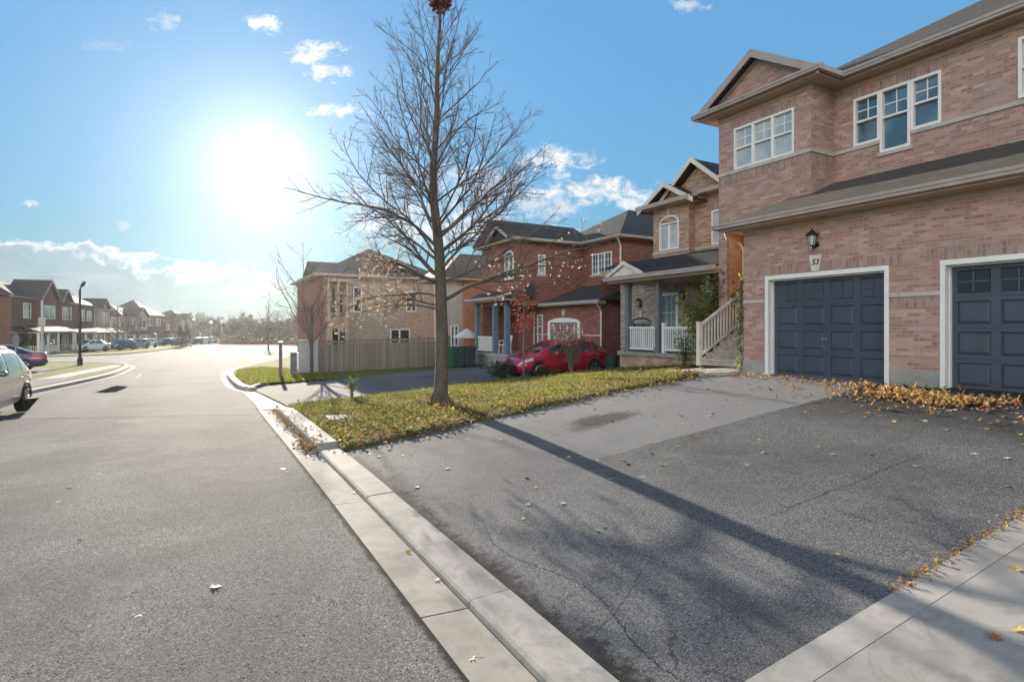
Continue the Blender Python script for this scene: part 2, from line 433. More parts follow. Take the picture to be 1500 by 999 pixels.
M['leaf_ground'] = mat_leafy('fallen_leaves', [(.20, .12, .05), (.48, .36, .08), (.56, .45, .10), (.26, .15, .06), (.60, .52, .28), (.34, .24, .13), (.24, .16, .09), (.50, .42, .14)], .35)
M['leaf_pile'] = mat_leafy('heaped_leaves', [(.40, .19, .07), (.56, .36, .12), (.64, .50, .20), (.42, .14, .07), (.60, .45, .26), (.62, .46, .08)], .3)
M['leaf_tree'] = mat_leafy('withered_leaves', [(.36, .25, .15), (.48, .38, .22), (.36, .20, .14), (.52, .45, .31), (.42, .33, .17)], .45)
M['leaf_red'] = mat_leafy('red_leaves', [(.30, .03, .02), (.40, .07, .04), (.22, .05, .03), (.42, .16, .10)], .4)
M['leaf_green'] = mat_leafy('green_leaves', [(.09, .13, .02), (.22, .26, .05), (.40, .38, .08), (.14, .18, .04)], .45)
M['leaf_dark'] = mat_leafy('dark_evergreen_leaves', [(.012, .03, .015), (.03, .05, .025), (.02, .04, .02)], .15)
M['leaf_pink'] = mat_leafy('dry_pinkish_leaves', [(.34, .18, .13), (.44, .28, .20), (.28, .13, .10)], .4)
M['grass'] = mat_leafy('grass_blades', [(.09, .135, .02), (.15, .20, .03), (.25, .265, .05), (.34, .29, .12), (.22, .22, .06)], .55)
# ================================================================== GROUND
def GXY(x, y): return G(y)
def poly_px(pts, h=G): return [at(px, py, h)[:2] for px, py in pts]

# ---- far terrain, one sheet to the horizon
def terrain():
    xs = [-3000, -900, -300, -120, -60, -40, -20, -8, 0, 8, 20, 40, 60, 120, 300, 900, 3000]
    ys = [-900, -200, -60, -20, 0, 8, 30, 60, 100, 150, 300, 900, 3500]
    mb = MB(); n = len(xs)
    mb.v = [(x, y, G(y)-.10) for y in ys for x in xs]
    for j in range(len(ys)-1):
        for i in range(n-1):
            mb.f.append((j*n+i, j*n+i+1, (j+1)*n+i+1, (j+1)*n+i)); mb.m.append(0); mb.rot.append(False)
    return mb
def mat_turf(name, g1, g2, brown, browness=.5, bump=.7):
    k = NT(name); oc = k.coord()
    a = k.noise(oc, 35, 4, .7); b = k.noise(oc, 1.4, 5, .6); c3 = k.noise(oc, 9, 4, .7)
    c = k.mix(k.smooth(a, .35, .65), g1, g2)
    c = k.mix(k.m('MULTIPLY', k.smooth(k.m('ADD', k.m('MULTIPLY', b, .6), k.m('MULTIPLY', c3, .4)), .45, .62), browness), c, brown)
    return k.bsdf(c, .95, k.bump(k.m('ADD', a, c3), bump, .04), .1)
M['turf'] = mat_turf('turf_soil', (.055, .062, .022), (.10, .105, .04), (.13, .092, .05), .9)
M['turf_far'] = mat_turf('far_turf', (.085, .115, .02), (.15, .18, .035), (.17, .15, .06), .45)
M['earth'] = mat_turf('far_earth', (.09, .085, .05), (.13, .12, .07), (.13, .10, .07), .6)
setting('ground', terrain(), M['earth'])

# ---- the street
KX = 1.78; GX = 1.41
Lk = poly_px([(55, 575), (100, 565.5), (141, 556.5), (170, 549), (184, 542), (193, 537.5)])
Rk = poly_px([(352, 572.5), (340, 562), (333, 554), (333, 548), (342, 543), (372, 535.5), (410, 526.5), (436, 516.5)])
near_arm = poly_px([(184, 535), (150, 533.3), (100, 532.6), (55, 532), (-60, 531)])
far_arm = poly_px([(-60, 523.5), (44, 523.3), (120, 521.6), (176, 519.5), (220, 515.5), (262, 509.5), (285, 505.5), (308, 502.3)])
right_far = [(62, 150), (34, 118), (19.5, 99), (17, 92), (24, 90), (80, 93)]
rn = Rk[-1]
road_poly = [(-6.6, -12), (-6.6, 15)] + Lk + near_arm + far_arm + [(40, 150)] + right_far + [(80, rn[1]+6), (rn[0]+6, rn[1]+4.5), (rn[0]+2, rn[1]+2)] + Rk[::-1] + [(1.45, 17.6), (GX+.02, 16), (GX+.02, -12)]
ck = [at(20, 613.5), at(373, 607)]
def road_extra(k, oc, base, dark, light):
    sp = k.sep(oc); x, y = sp[0], sp[1]
    wob = k.m('MULTIPLY', k.m('SUBTRACT', k.noise(oc, 1.6, 4, .6), .5), .45)
    (x0, y0, _), (x1, y1, _) = ck; sl = (y1-y0)/(x1-x0)
    d = k.m('SUBTRACT', y, k.m('ADD', k.m('MULTIPLY', x, sl), y0-sl*x0))
    beyond = k.smooth(d, -.05, .05)
    base = k.mix(k.m('MULTIPLY', beyond, .22), base, tuple(c*1.0 for c in light))          # older, paler surface beyond the joint
    base = k.mix(k.m('MULTIPLY', k.smooth(k.m('ABSOLUTE', k.m('ADD', d, k.m('MULTIPLY', wob, .3))), .07, .02), .85), base, tuple(c*.3 for c in dark))
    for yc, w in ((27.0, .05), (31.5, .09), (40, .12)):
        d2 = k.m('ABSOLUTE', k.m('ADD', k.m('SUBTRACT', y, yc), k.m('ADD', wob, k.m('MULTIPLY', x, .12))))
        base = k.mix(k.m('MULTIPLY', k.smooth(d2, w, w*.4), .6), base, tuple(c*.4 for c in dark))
    edge = k.m('SUBTRACT', GX+.02, x)
    base = k.mix(k.m('MULTIPLY', k.m('MULTIPLY', k.smooth(k.m('SUBTRACT', edge, k.m('MULTIPLY', k.noise(oc, 7, 5, .7), .14)), .02, -.03), k.m('LESS_THAN', y, 17.)), .9), base, tuple(c*.25 for c in dark))
    # broad wheel tracks along the lane
    tr = k.m('SINE', k.m('ADD', k.m('MULTIPLY', x, 2.6), k.m('MULTIPLY', wob, 2.)))
    base = k.mix(k.m('MULTIPLY', k.smooth(tr, .1, .9), .16), base, dark)
    return base
M['asphalt_road'] = mat_asphalt('road_asphalt', (.088, .0855, .083), (.27, .264, .255), 100, .45, .9, road_extra, .04)
setting('road', sheet(road_poly, GXY, 2.0), M['asphalt_road'])
M['patch'] = mat_asphalt('dark_patch_surface', (.02, .022, .026), (.05, .05, .055), 120, .3, 1., None, 0.)
setting('dark_road_patch', sheet(poly_px([(138, 575), (150, 571.5), (164, 566.5), (172, 564.8), (188, 566.5), (181, 570), (170, 574.2), (155, 575.5)]), GXY, 1., .004), M['patch'])  # irregular patch, darker than the road around it
M['faded_paint'] = mat_plain('faded_road_paint', (.33, .32, .30), .9, .1, vary=.5, scale=14)
mk = MB()
for poly in ([(199, 553.6), (201.5, 553.6), (208, 547.2), (205.5, 547.2)], [(172, 617.6), (212, 615.9), (212, 616.6), (172, 618.4)]):
    s_ = sheet(poly_px(poly), GXY, 1., .004); mk.mesh(s_.v, s_.f)
setting('road_marking', mk, M['faded_paint'])

# ---- gutter and kerb on the right, cast in lengths
def kerb_top(y):
    return lerp_tab(y, [(10.05, .05), (10.2, .135), (15.3, .135), (16.6, .035)])
gut = MB(); kb = MB(); y = -8.0
joints = [-8, -5, -2, .9, 3.9, 6.9, 10.05, 13.1, 16.4]
for a, b in zip(joints, joints[1:]):
    a2, b2 = a+.007, b-.007; n = 6 if b > 10 else 1
    js = random.Random(int(a*10)); t1, t2 = js.uniform(-.006, .006), js.uniform(-.004, .004)
    ys = sorted({a2, b2}|{a2+(b2-a2)*i/n for i in range(n)}|({10.2} if a2 < 10.2 < b2 else set())|({15.3} if a2 < 15.3 < b2 else set()))
    for c, d in zip(ys, ys[1:]):
        zc, zd = G(c), G(d)
        P = lambda x, y, z: (x, y, z)
        gut.face([P(GX, c, zc+.006), P(KX, c, zc-.012+t2), P(KX, d, zd-.012+t2), P(GX, d, zd+.006)])
        gut.face([P(GX, c, zc-.1), P(GX, c, zc+.006), P(GX, d, zd+.006), P(GX, d, zd-.1)])
        h1, h2 = zc+kerb_top(c)+t1, zd+kerb_top(d)+t1
        prof = lambda z, h: [(KX+.001, z-.08), (KX+.012, h-.022), (KX+.035, h-.004), (KX+.08, h), (2.135, h+.004), (2.14, z-.1)]
        A = prof(zc, h1); B = prof(zd, h2)
        for i in range(5): kb.face([(A[i][0], c, A[i][1]), (A[i+1][0], c, A[i+1][1]), (B[i+1][0], d, B[i+1][1]), (B[i][0], d, B[i][1])])
    for q, yy, fl in ((a2, a2, 0), (b2, b2, 1)):
        A = prof_ = [(KX+.001, G(yy)-.08), (KX+.012, G(yy)+kerb_top(yy)+t1-.022), (KX+.035, G(yy)+kerb_top(yy)+t1-.004), (KX+.08, G(yy)+kerb_top(yy)+t1), (2.135, G(yy)+kerb_top(yy)+t1+.004), (2.14, G(yy)-.1)]
        pts = [(p[0], yy, p[1]) for p in A]; kb.face(pts if not fl else pts[::-1])
setting('gutter', gut, M['gutter']); 
gap = MB(); gap.box(GX+.02, 2.12, -8, 16.4, -.4, -.115)
# corner kerb and left kerb: swept profiles
def sweep(path, prof, hf=G):
    mb = MB(); n = len(path); rings = []
    for i in range(n):
        a = path[max(i-1, 0)]; b = path[min(i+1, n-1)]
        dx, dy = b[0]-a[0], b[1]-a[1]; L = math.hypot(dx, dy); nx, ny = dy/L, -dx/L      # to the right of travel
        rings.append([(path[i][0]+nx*o, path[i][1]+ny*o, hf(path[i][1])+z) for o, z in prof])
    for A, B in zip(rings, rings[1:]):
        for i in range(len(prof)-1): mb.face([A[i], A[i+1], B[i+1], B[i]])
    mb.face(rings[0][::-1]); mb.face(rings[-1])
    return mb
def dense(path, st=1.0):
    o = []
    for a, b in zip(path, path[1:]):
        L = math.hypot(b[0]-a[0], b[1]-a[1]); n = max(1, int(L/st))
        o += [(a[0]+(b[0]-a[0])*i/n, a[1]+(b[1]-a[1])*i/n) for i in range(n)]
    o.append(path[-1])
    for _ in range(2): o = [o[0]]+[((p[0]+2*q[0]+r[0])/4, (p[1]+2*q[1]+r[1])/4) for p, q, r in zip(o, o[1:], o[2:])]+[o[-1]]
    return o
kp = [(-.30, .008), (0, -.006), (.015, .115), (.05, .135), (.24, .14), (.25, -.05)]
ck_path = dense([(1.62, Rk[0][1]-.35)]+Rk+[(rn[0]+3, rn[1]+3.5), (rn[0]+9, rn[1]+4.5), (60, rn[1]+5)])
s_ = sweep(ck_path, kp); kb.mesh(s_.v, s_.f)
lk_path = dense([near_arm[4], near_arm[3], near_arm[2], near_arm[1], near_arm[0]][::-1][::-1]+Lk[::-1]+[(-6.6, 15), (-6.6, -8)])
s_ = sweep(lk_path[::-1], [(-x, z) for x, z in kp]); kb.mesh(s_.v, [f[::-1] for f in s_.f])
# return of the corner kerb along the drive
r0 = at(352, 572.5); r1 = at(384, 563.5)
s_ = sweep(dense([(r0[0]+.15, r0[1]), r1[:2]]), kp[1:]); kb.mesh(s_.v, s_.f)
setting('kerb', kb, M['kerb'])
# low apron at the neighbour's drive
ap = sheet([(GX, 16.41), (2.14, 16.41), (2.14, 17.2), (1.75, Rk[0][1]-.4), (Rk[0][0]+.02, Rk[0][1]-.4), (1.45, 17.6)], GXY, 1., .012)
setting('kerb_apron', ap, M['kerb'])

# ---- the two drives of the near house
def drive_extra(k, oc, base, dark, light):
    sp = k.sep(oc); x, y = sp[0], sp[1]
    wob = k.m('SUBTRACT', k.noise(oc, 1.3, 5, .65), .5); fine = k.m('SUBTRACT', k.noise(oc, 11, 5, .75), .5)
    # older, paler half beyond the seam
    yy = k.m('ADD', y, k.m('MULTIPLY', wob, .22))
    pale = k.m('MULTIPLY', k.smooth(yy, 6.16, 6.24), k.smooth(k.m('ADD', x, k.m('MULTIPLY', wob, 3.)), 3.2, 6.4))
    base = k.mix(k.m('MULTIPLY', pale, .62), base, tuple(c*1.15 for c in light))
    near = k.smooth(k.m('ADD', x, k.m('MULTIPLY', wob, 2.)), 6.6, 3.2)
    base = k.mix(k.m('MULTIPLY', near, .18), base, light)
    seal = k.m('MULTIPLY', k.smooth(yy, 6.2, 6.1), k.smooth(k.m('ADD', x, k.m('MULTIPLY', wob, 2.5)), 7.2, 10.2))
    base = k.mix(k.m('MULTIPLY', seal, .72), base, tuple(c*.55 for c in dark))
    # seams and cracks
    def crack(base, d, w, amt, m=None):
        f = k.m('MULTIPLY', k.smooth(k.m('ABSOLUTE', k.m('ADD', d, k.m('MULTIPLY', fine, .10))), w, w*.3), amt)
        if m is not None: f = k.m('MULTIPLY', f, m)
        return k.mix(f, base, tuple(c*.22 for c in dark))
    mx = k.m('MULTIPLY', k.smooth(x, 4.6, 5.2), k.smooth(x, 7.9, 7.2))
    base = crack(base, k.m('SUBTRACT', yy, 3.52), .013, .7, mx)
    base = crack(base, k.m('SUBTRACT', yy, 6.18), .014, .5, k.smooth(x, 4.5, 6))
    base = crack(base, k.m('SUBTRACT', k.m('ADD', yy, k.m('MULTIPLY', x, .18)), 9.15), .012, .6, k.smooth(x, 4.2, 2.6))
    base = crack(base, k.m('ADD', k.m('SUBTRACT', x, 2.52), k.m('MULTIPLY', k.m('SINE', k.m('MULTIPLY', y, 3.1)), .10)), .010, .75, k.smooth(yy, 5.6, 5.0))
    base = crack(base, k.m('SUBTRACT', k.m('ADD', yy, k.m('MULTIPLY', x, -.55)), 1.75), .009, .6, k.smooth(x, 3.6, 3.1))
    v = k.voro(k.vm('ADD', oc, k.comb(k.m('MULTIPLY', wob, .6), k.m('MULTIPLY', fine, .3), 0.)), 1.15, 'DISTANCE_TO_EDGE')
    base = k.mix(k.m('MULTIPLY', k.m('MULTIPLY', k.smooth(v, .012, .003), k.smooth(x, 3.3, 2.4)), .55), base, tuple(c*.22 for c in dark))
    # crumbled edge against the kerb
    e = k.m('ADD', k.m('SUBTRACT', x, 2.15), k.m('MULTIPLY', k.m('ADD', fine, wob), .5))
    base = k.mix(k.m('MULTIPLY', k.smooth(e, .2, .02), .85), base, tuple(c*.35 for c in dark))
    # oil stains
    for cx, cy, rx, ry, am in ((6.3, 8.05, .8, .42, .8), (5.75, 7.75, .4, .25, .5)):
        q = k.m('ADD', k.m('POWER', k.m('DIVIDE', k.m('SUBTRACT', x, cx), rx), 2.), k.m('POWER', k.m('DIVIDE', k.m('SUBTRACT', y, cy), ry), 2.))
        base = k.mix(k.m('MULTIPLY', k.smooth(k.m('ADD', q, k.m('MULTIPLY', k.m('ADD', fine, wob), 2.2)), 1.2, .1), am), base, tuple(c*.35 for c in dark))
    return base
M['asphalt_drive'] = mat_asphalt('drive_asphalt', (.046, .048, .052), (.195, .195, .198), 105, .45, .85, drive_extra, .06)
setting('driveway', sheet([(2.142, 2.16), (11.83, 2.16), (11.83, 9.2), (11.1, 9.9), (8, 10.08), (5, 9.9), (2.142, 9.72)], HL, .5), M['asphalt_drive'])
ed = sheet([(2.142, 1.94), (11.6, 1.94), (11.6, 2.155), (2.142, 2.155)], HL, .5, .010, .08)
setting('concrete_edging', ed, M['kerb'])
setting('walkway', sheet([(2.142, -7), (11.6, -7), (11.6, 1.937), (2.142, 1.937)], HL, .5, .0085, .06), M['walk'])
setting('stair_landing_path', sheet([(10.75, 10.0), (11.2, 9.42), (11.64, 9.36), (12.1, 9.36), (12.1, 11.2), (11.7, 12.0), (11.2, 11.6)], HL, .5, .07, .15), M['walk'])

# ---- lawns on the right
DZ = .058
def HLz(x, y):       # a little uneven
    return HL(x, y)+DZ+.02*math.sin(x*2.1+y*1.3)*math.sin(y*1.7-x*.6)
lawn_poly = [(2.14, 9.74), (5, 9.92), (8, 10.1), (11.0, 9.95), (11.2, 11.8), (14.5, 12.4), (15.6, 19.3), (10.6, 18.0), (7, 16.95), (4, 16.55), (2.14, 16.45)]
_r = random.Random(2); _e = []
for (ax, ay), (bx, by) in zip(lawn_poly[:4], lawn_poly[1:4]):
    n_ = int((bx-ax)/.16)
    for i in range(n_): f = i/n_; _e.append((ax+(bx-ax)*f, ay+(by-ay)*f+_r.uniform(-.06, .045)))
lawn_poly = [lawn_poly[0]]+_e[1:]+lawn_poly[3:]
setting('lawn', sheet(lawn_poly, HLz, .35, 0, .1), M['turf'])
M['asphalt_old'] = mat_asphalt('worn_drive_asphalt', (.10, .10, .10), (.23, .225, .22), 90, .35, .9, None, .05)
drv_poly = [(2.14, 16.46), (4, 16.56), (7, 16.96), (10.6, 18.01), (15.45, 19.3), (15.45, 25.2), (13.3, 25.4), (13.3, 28.0), (11, 27.3), (5.5, 24.55), (2.4, 23.9), (1.75, Rk[0][1]-.38), (2.14, 17.2)]
setting('neighbour_driveway', sheet(drv_poly, HL, .8, .0), M['asphalt_old'])
cor = [(p[0]+.2, p[1]) for p in Rk[:4]]+[(p[0]+.1, p[1]-.22) for p in Rk[4:]]
corner_poly = [(r1[0], r1[1]+.2), (5.5, 24.6), (11, 27.35), (13.3, 28.05), (40, 31), (40, rn[1]+4.6), (rn[0]+6, rn[1]+4.1), (rn[0]+2.2, rn[1]+1.7)]+cor[::-1]
setting('corner_lawn', sheet(corner_poly, lambda x, y: G(y)+.125+max(0, lerp_tab(y, SL)*max(0., min(x, 13.)-2.13)-.08)*(1 if y < 31 else 0), 1.), M['turf_far'])
setting('side_yard', sheet([(14.4, 12.4), (40, 12.4), (40, 31), (13.3, 28.0), (13.3, 25.45), (15.46, 25.2), (15.5, 19.3)], HL, 1.5, .03), M['turf'])
setting('house_yard', sheet([(11.7, -8), (40, -8), (40, 12.4), (14.5, 12.4), (11.2, 11.8), (11.7, 9.3)], HL, 1.5, -.02), M['turf'])

# ---- the far side of the street
def GL(x, y): return G(y)+.11
left_in = [(-6.85, -12), (-6.85, 15)]+[(p[0]-.22, p[1]-.1) for p in Lk]+[(p[0], p[1]-.25) for p in near_arm]
setting('verge', sheet(left_in+[(-90, near_arm[-1][1]), (-90, -12)], GL, 2.5, 0, .1), M['turf_far'])
sw = poly_px([(40, 562), (100, 549.5), (150, 540.5), (165, 538), (178, 537.2), (172, 540.2), (150, 545), (110, 553.5), (60, 564.5)])
setting('pavement', sheet([(-8.6, -8), (-8.6, 12)]+sw[:1]+sw[1:]+[(-7.0, 12), (-7.0, -8)], GL, 1.5, .006), M['walk'])
setting('asphalt_drive', sheet(poly_px([(-40, 566), (20, 562), (68, 558.5), (112, 555.5), (98, 561), (62, 569), (30, 574), (-40, 580)]), GL, 1.5, .010), M['asphalt_old'])
setting('parking_pad', sheet(poly_px([(-80, 546), (-40, 541.5), (66, 541), (78, 544), (60, 553), (-80, 560)]), GL, 1.5, .011), M['asphalt_old'])
fa = [(p[0], p[1]+.05) for p in far_arm]
setting('far_verge', sheet([(-90, far_arm[0][1])]+fa+[(40, 150), (10, 165), (-90, 150)], lambda x, y: G(y)+.09, 4, 0, .1), M['turf_far'])
setting('far_green', sheet([(17.2, 92.2), (24, 90.3), (80, 93.3), (120, 160), (62.5, 150), (34.3, 118), (19.8, 99)], lambda x, y: G(y)+.09, 4, 0, .1), M['turf_far'])
# ================================================================== BUILDING PIECES
XM, XP, YM, YP = (-1, 0), (1, 0), (0, -1), (0, 1)
AX = {'-x': ((0, 1), XM), '+x': ((0, 1), XP), '-y': ((1, 0), YM), '+y': ((1, 0), YP)}
def frame_of(side, c, z=0.):           # origin, U, N of an axis-aligned wall plane at coordinate c
    U, N = AX[side]; O = (c, 0, z) if side[1] == 'x' else (0, c, z)
    return O, U, N

def window(parent, side, c, u0, u1, z0, z1, pane='pane_blue', fw=.06, mulls=(), rail=None, grid=None, back=.0, thick=.06, arch=0., frame='white', label=None):
    """a window whose frame stands from back (negative: inside the reveal) to back+thick"""
    O, U, N = frame_of(side, c); mb = MB(); ob = lambda *a: mb.obox(O, U, N, *a)
    b0, b1 = back+.002, back+thick
    edges = [u0]+list(mulls)+[u1]
    ob(u0, u1, b0, b1, z0, z0+fw); 
    if not arch: ob(u0, u1, b0, b1, z1-fw, z1)
    ob(u0, u0+fw, b0, b1, z0+fw, z1-fw*(0 if arch else 1)); ob(u1-fw, u1, b0, b1, z0+fw, z1-fw*(0 if arch else 1))
    for m_ in mulls: ob(m_-fw*.7, m_+fw*.7, b0, b1-.004, z0+fw, z1-fw)
    for a, b in zip(edges, edges[1:]):
        ia = a+(fw if a == u0 else fw*.7); ib = b-(fw if b == u1 else fw*.7)
        zr = z1-fw
        if rail:
            zr0 = z0+(z1-z0)*rail; ob(ia, ib, b0+.004, b1-.012, zr0-.022, zr0+.022); zlo = zr0+.022
        else: zlo = z0+fw
        if grid:
            nc, nr = grid
            for i in range(1, nc):
                u = ia+(ib-ia)*i/nc; ob(u-.011, u+.011, b0+.004, b0+.026, zlo, z1-fw)
            for j in range(1, nr):
                z = zlo+(z1-fw-zlo)*j/nr
                for i in range(nc):
                    ua = ia+(ib-ia)*i/nc+(.011 if i else 0); ub = ia+(ib-ia)*(i+1)/nc-(.011 if i < nc-1 else 0)
                    ob(ua, ub, b0+.004, b0+.024, z-.011, z+.011)
    P = lambda u, z, b: (O[0]+U[0]*u+N[0]*b, O[1]+U[1]*u+N[1]*b, z)
    fl = (U[0]*N[1]-U[1]*N[0]) > 0
    if arch:
        cu, hw = (u0+u1)/2, (u1-u0)/2; n = 10
        A = [(cu-hw*math.cos(math.pi*i/n), z1+arch*math.sin(math.pi*i/n)) for i in range(n+1)]
        B = [(cu-(hw-fw)*math.cos(math.pi*i/n), z1+(arch-fw)*math.sin(math.pi*i/n)) for i in range(n+1)]
        for i in range(n):
            q = [P(*A[i], b1), P(*A[i+1], b1), P(*B[i+1], b1), P(*B[i], b1)]; mb.face(q if fl else q[::-1])
            q = [P(*A[i], b0), P(*A[i+1], b0), P(*A[i+1], b1), P(*A[i], b1)]; mb.face(q)
        ob(u0+fw, u1-fw, b0, b1-.01, z1-.02, z1+.02)
    w = mb.build('window', M[frame], parent)
    if label: w['label'] = label
    pb = MB(); bp = b0+.012
    pts = [P(u0+.02, z0+.02, bp), P(u1-.02, z0+.02, bp)]
    if arch: pts += [P(cu+(hw-.02)*math.cos(math.pi*i/10), z1+(arch-.02)*math.sin(math.pi*i/10), bp) for i in range(11)]
    else: pts += [P(u1-.02, z1-.02, bp), P(u0+.02, z1-.02, bp)]
    pb.face(pts[::-1] if fl else pts)
    pb.build('pane', M[pane], w)
    return w

def garage_door(parent, side, c, u0, u1, z0, z1, cols, rows, pane_top=True, mat='door_blue', panemat='door_pane', handle_u=None, lattice='door_blue'):
    O, U, N = frame_of(side, c); mb = MB(); fl = (U[0]*N[1]-U[1]*N[0]) > 0
    P = lambda u, z, b: (O[0]+U[0]*u+N[0]*b, O[1]+U[1]*u+N[1]*b, z)
    add = lambda q: mb.face(q if not fl else q[::-1])
    mb.obox(O, U, N, u0, u1, -.08, -.03, z0, z1)
    H = (z1-z0)/rows; W = (u1-u0)/cols; g = .002; st = .065
    pw = []
    for r in range(rows):
        za, zb = z0+r*H+g, z0+(r+1)*H-g
        for i in range(cols):
            a, b = u0+i*W, u0+(i+1)*W
            ia, ib, ja, jb = a+st, b-st, za+st, zb-st
            ring = lambda A, B, ba, bb: [add([P(A[0], A[2], ba), P(A[1], A[2], ba), P(B[1], B[2], bb), P(B[0], B[2], bb)]), add([P(A[1], A[2], ba), P(A[1], A[3], ba), P(B[1], B[3], bb), P(B[1], B[2], bb)]),
                                       add([P(A[1], A[3], ba), P(A[0], A[3], ba), P(B[0], B[3], bb), P(B[1], B[3], bb)]), add([P(A[0], A[3], ba), P(A[0], A[2], ba), P(B[0], B[2], bb), P(B[0], B[3], bb)])]
            R0, R1 = (a, b, za, zb), (ia, ib, ja, jb); R2 = (ia+.018, ib-.018, ja+.018, jb-.018)
            ring(R0, R1, 0, 0); ring(R1, R2, 0, -.024)
            if r == rows-1 and pane_top: pw.append(R2)
            else:
                R3 = (R2[0]+.035, R2[1]-.035, R2[2]+.035, R2[3]-.035); ring(R2, R3, -.024, -.006)
                add([P(R3[0], R3[2], -.006), P(R3[1], R3[2], -.006), P(R3[1], R3[3], -.006), P(R3[0], R3[3], -.006)])
        for zz, s_ in ((za, 1), (zb, -1)):
            q = [P(u0, zz, -.03), P(u1, zz, -.03), P(u1, zz, 0), P(u0, zz, 0)]; add(q if s_ < 0 else q[::-1])
    d = mb.build('garage_door', M[mat], parent)
    for R2 in pw:
        w = MB(); w.obox(O, U, N, R2[0]+.003, R2[1]-.003, -.028, -.022, R2[2]+.003, R2[3]-.003)
        p_ = w.build('pane', M[panemat], d)
        l = MB(); cu, cz = (R2[0]+R2[1])/2, (R2[2]+R2[3])/2
        l.obox(O, U, N, cu-.015, cu+.015, -.021, -.004, R2[2], R2[3]); l.obox(O, U, N, R2[0], cu-.015, -.021, -.006, cz-.014, cz+.014); l.obox(O, U, N, cu+.015, R2[1], -.021, -.006, cz-.014, cz+.014)
        l.build('lattice', M[lattice], d)
    if handle_u is not None:
        h = MB(); zc = z0+H*1.55
        h.tube([P(handle_u-.07, zc, .035), P(handle_u+.07, zc, .035)], .012, 8); h.tube([P(handle_u, zc, -.005), P(handle_u, zc, .035)], .014, 8)
        h.build('handle', M['steel'], d)
    return d

def hip(mb, x0, x1, y0, y1, z, s, mat=0, thick=.02):
    """hip roof, ridge along the longer side"""
    w, d = x1-x0, y1-y0
    if w >= d:
        h = d/2*s; a, b = (x0+d/2, (y0+y1)/2, z+h), (x1-d/2, (y0+y1)/2, z+h)
        mb.face([(x0, y0, z), (x1, y0, z), b, a], mat); mb.face([(x1, y1, z), (x0, y1, z), a, b], mat)
        mb.face([(x0, y1, z), (x0, y0, z), a], mat); mb.face([(x1, y0, z), (x1, y1, z), b], mat)
    else:
        h = w/2*s; a, b = ((x0+x1)/2, y0+w/2, z+h), ((x0+x1)/2, y1-w/2, z+h)
        mb.face([(x1, y0, z), (x1, y1, z), b, a], mat); mb.face([(x0, y1, z), (x0, y0, z), a, b], mat)
        mb.face([(x0, y0, z), (x1, y0, z), a], mat); mb.face([(x1, y1, z), (x0, y1, z), b], mat)
    mb.face([(x0, y1, z), (x1, y1, z), (x1, y0, z), (x0, y0, z)], mat)
    return h
def gable_x(mb, x0, x1, y0, y1, z, s, th=.10, mat=0):
    """gable roof with its ridge along x: two slabs"""
    ym = (y0+y1)/2; h = (ym-y0)*s
    mb.prism([(y0, z-th), (ym, z+h-th), (ym, z+h), (y0, z)], 0, x0, x1, mat)
    mb.prism([(ym, z+h-th), (y1, z-th), (y1, z), (ym, z+h)], 0, x0, x1, mat)
    return h
def gable_y(mb, x0, x1, y0, y1, z, s, th=.10, mat=0):
    xm = (x0+x1)/2; h = (xm-x0)*s
    mb.prism([(x0, z-th), (xm, z+h-th), (xm, z+h), (x0, z)], 1, y0, y1, mat)
    mb.prism([(xm, z+h-th), (x1, z-th), (x1, z), (xm, z+h)], 1, y0, y1, mat)
    return h
def barge_x(mb, x, y0, y1, z, s, w=.16, t=.03, mat=0, dx=-1):
    """the two sloping boards of a gable that faces along x"""
    ym = (y0+y1)/2; h = (ym-y0)*s
    for a, b in (((y0, z), (ym, z+h)), ((ym, z+h), (y1, z))):
        mb.prism([(a[0], a[1]-w), (b[0], b[1]-w), (b[0], b[1]+.012), (a[0], a[1]+.012)], 0, x, x+dx*t, mat)
def barge_y(mb, y, x0, x1, z, s, w=.16, t=.03, mat=0, dy=-1):
    xm = (x0+x1)/2; h = (xm-x0)*s
    for a, b in (((x0, z), (xm, z+h)), ((xm, z+h), (x1, z))):
        mb.prism([(a[0], a[1]-w), (b[0], b[1]-w), (b[0], b[1]+.012), (a[0], a[1]+.012)], 1, y, y+dy*t, mat)
def railing(mb, a, b, z0a, z0b, h, pitch=.11, w=.035, mat=0, top=.07):
    """pickets between two points, bottom and top rail; follows a slope"""
    A = Vector((a[0], a[1], 0)); B = Vector((b[0], b[1], 0)); L = (B-A).length; d = (B-A)/L; n = Vector((-d.y, d.x, 0))
    def bar(s0, s1, za, zb, t, wd):
        P = lambda s, o, z: tuple(A+d*s+n*o+Vector((0, 0, z)))
        for q in ([P(s0, -wd, za), P(s1, -wd, zb), P(s1, wd, zb), P(s0, wd, za)], [P(s0, -wd, za+t), P(s0, wd, za+t), P(s1, wd, zb+t), P(s1, -wd, zb+t)],
                  [P(s0, -wd, za), P(s0, -wd, za+t), P(s1, -wd, zb+t), P(s1, -wd, zb)], [P(s0, wd, za), P(s1, wd, zb), P(s1, wd, zb+t), P(s0, wd, za+t)],
                  [P(s0, -wd, za), P(s0, wd, za), P(s0, wd, za+t), P(s0, -wd, za+t)], [P(s1, -wd, zb), P(s1, -wd, zb+t), P(s1, wd, zb+t), P(s1, wd, zb)]): mb.face(q, mat)
    zz = lambda s: z0a+(z0b-z0a)*s/L
    bar(0, L, z0a+.08, z0b+.08, .06, .025); bar(0, L, z0a+h-top, z0b+h-top, top, .045)
    n_ = max(1, int(L/pitch))
    for i in range(n_):
        s = L*(i+.5)/n_; bar(s-w/2, s+w/2, zz(s)+.141, zz(s)+.141, h-top-.142, w/2)
def gutter_pipe(mb, pts, r=.04, mat=0): mb.tube(pts, r, 8, mat)
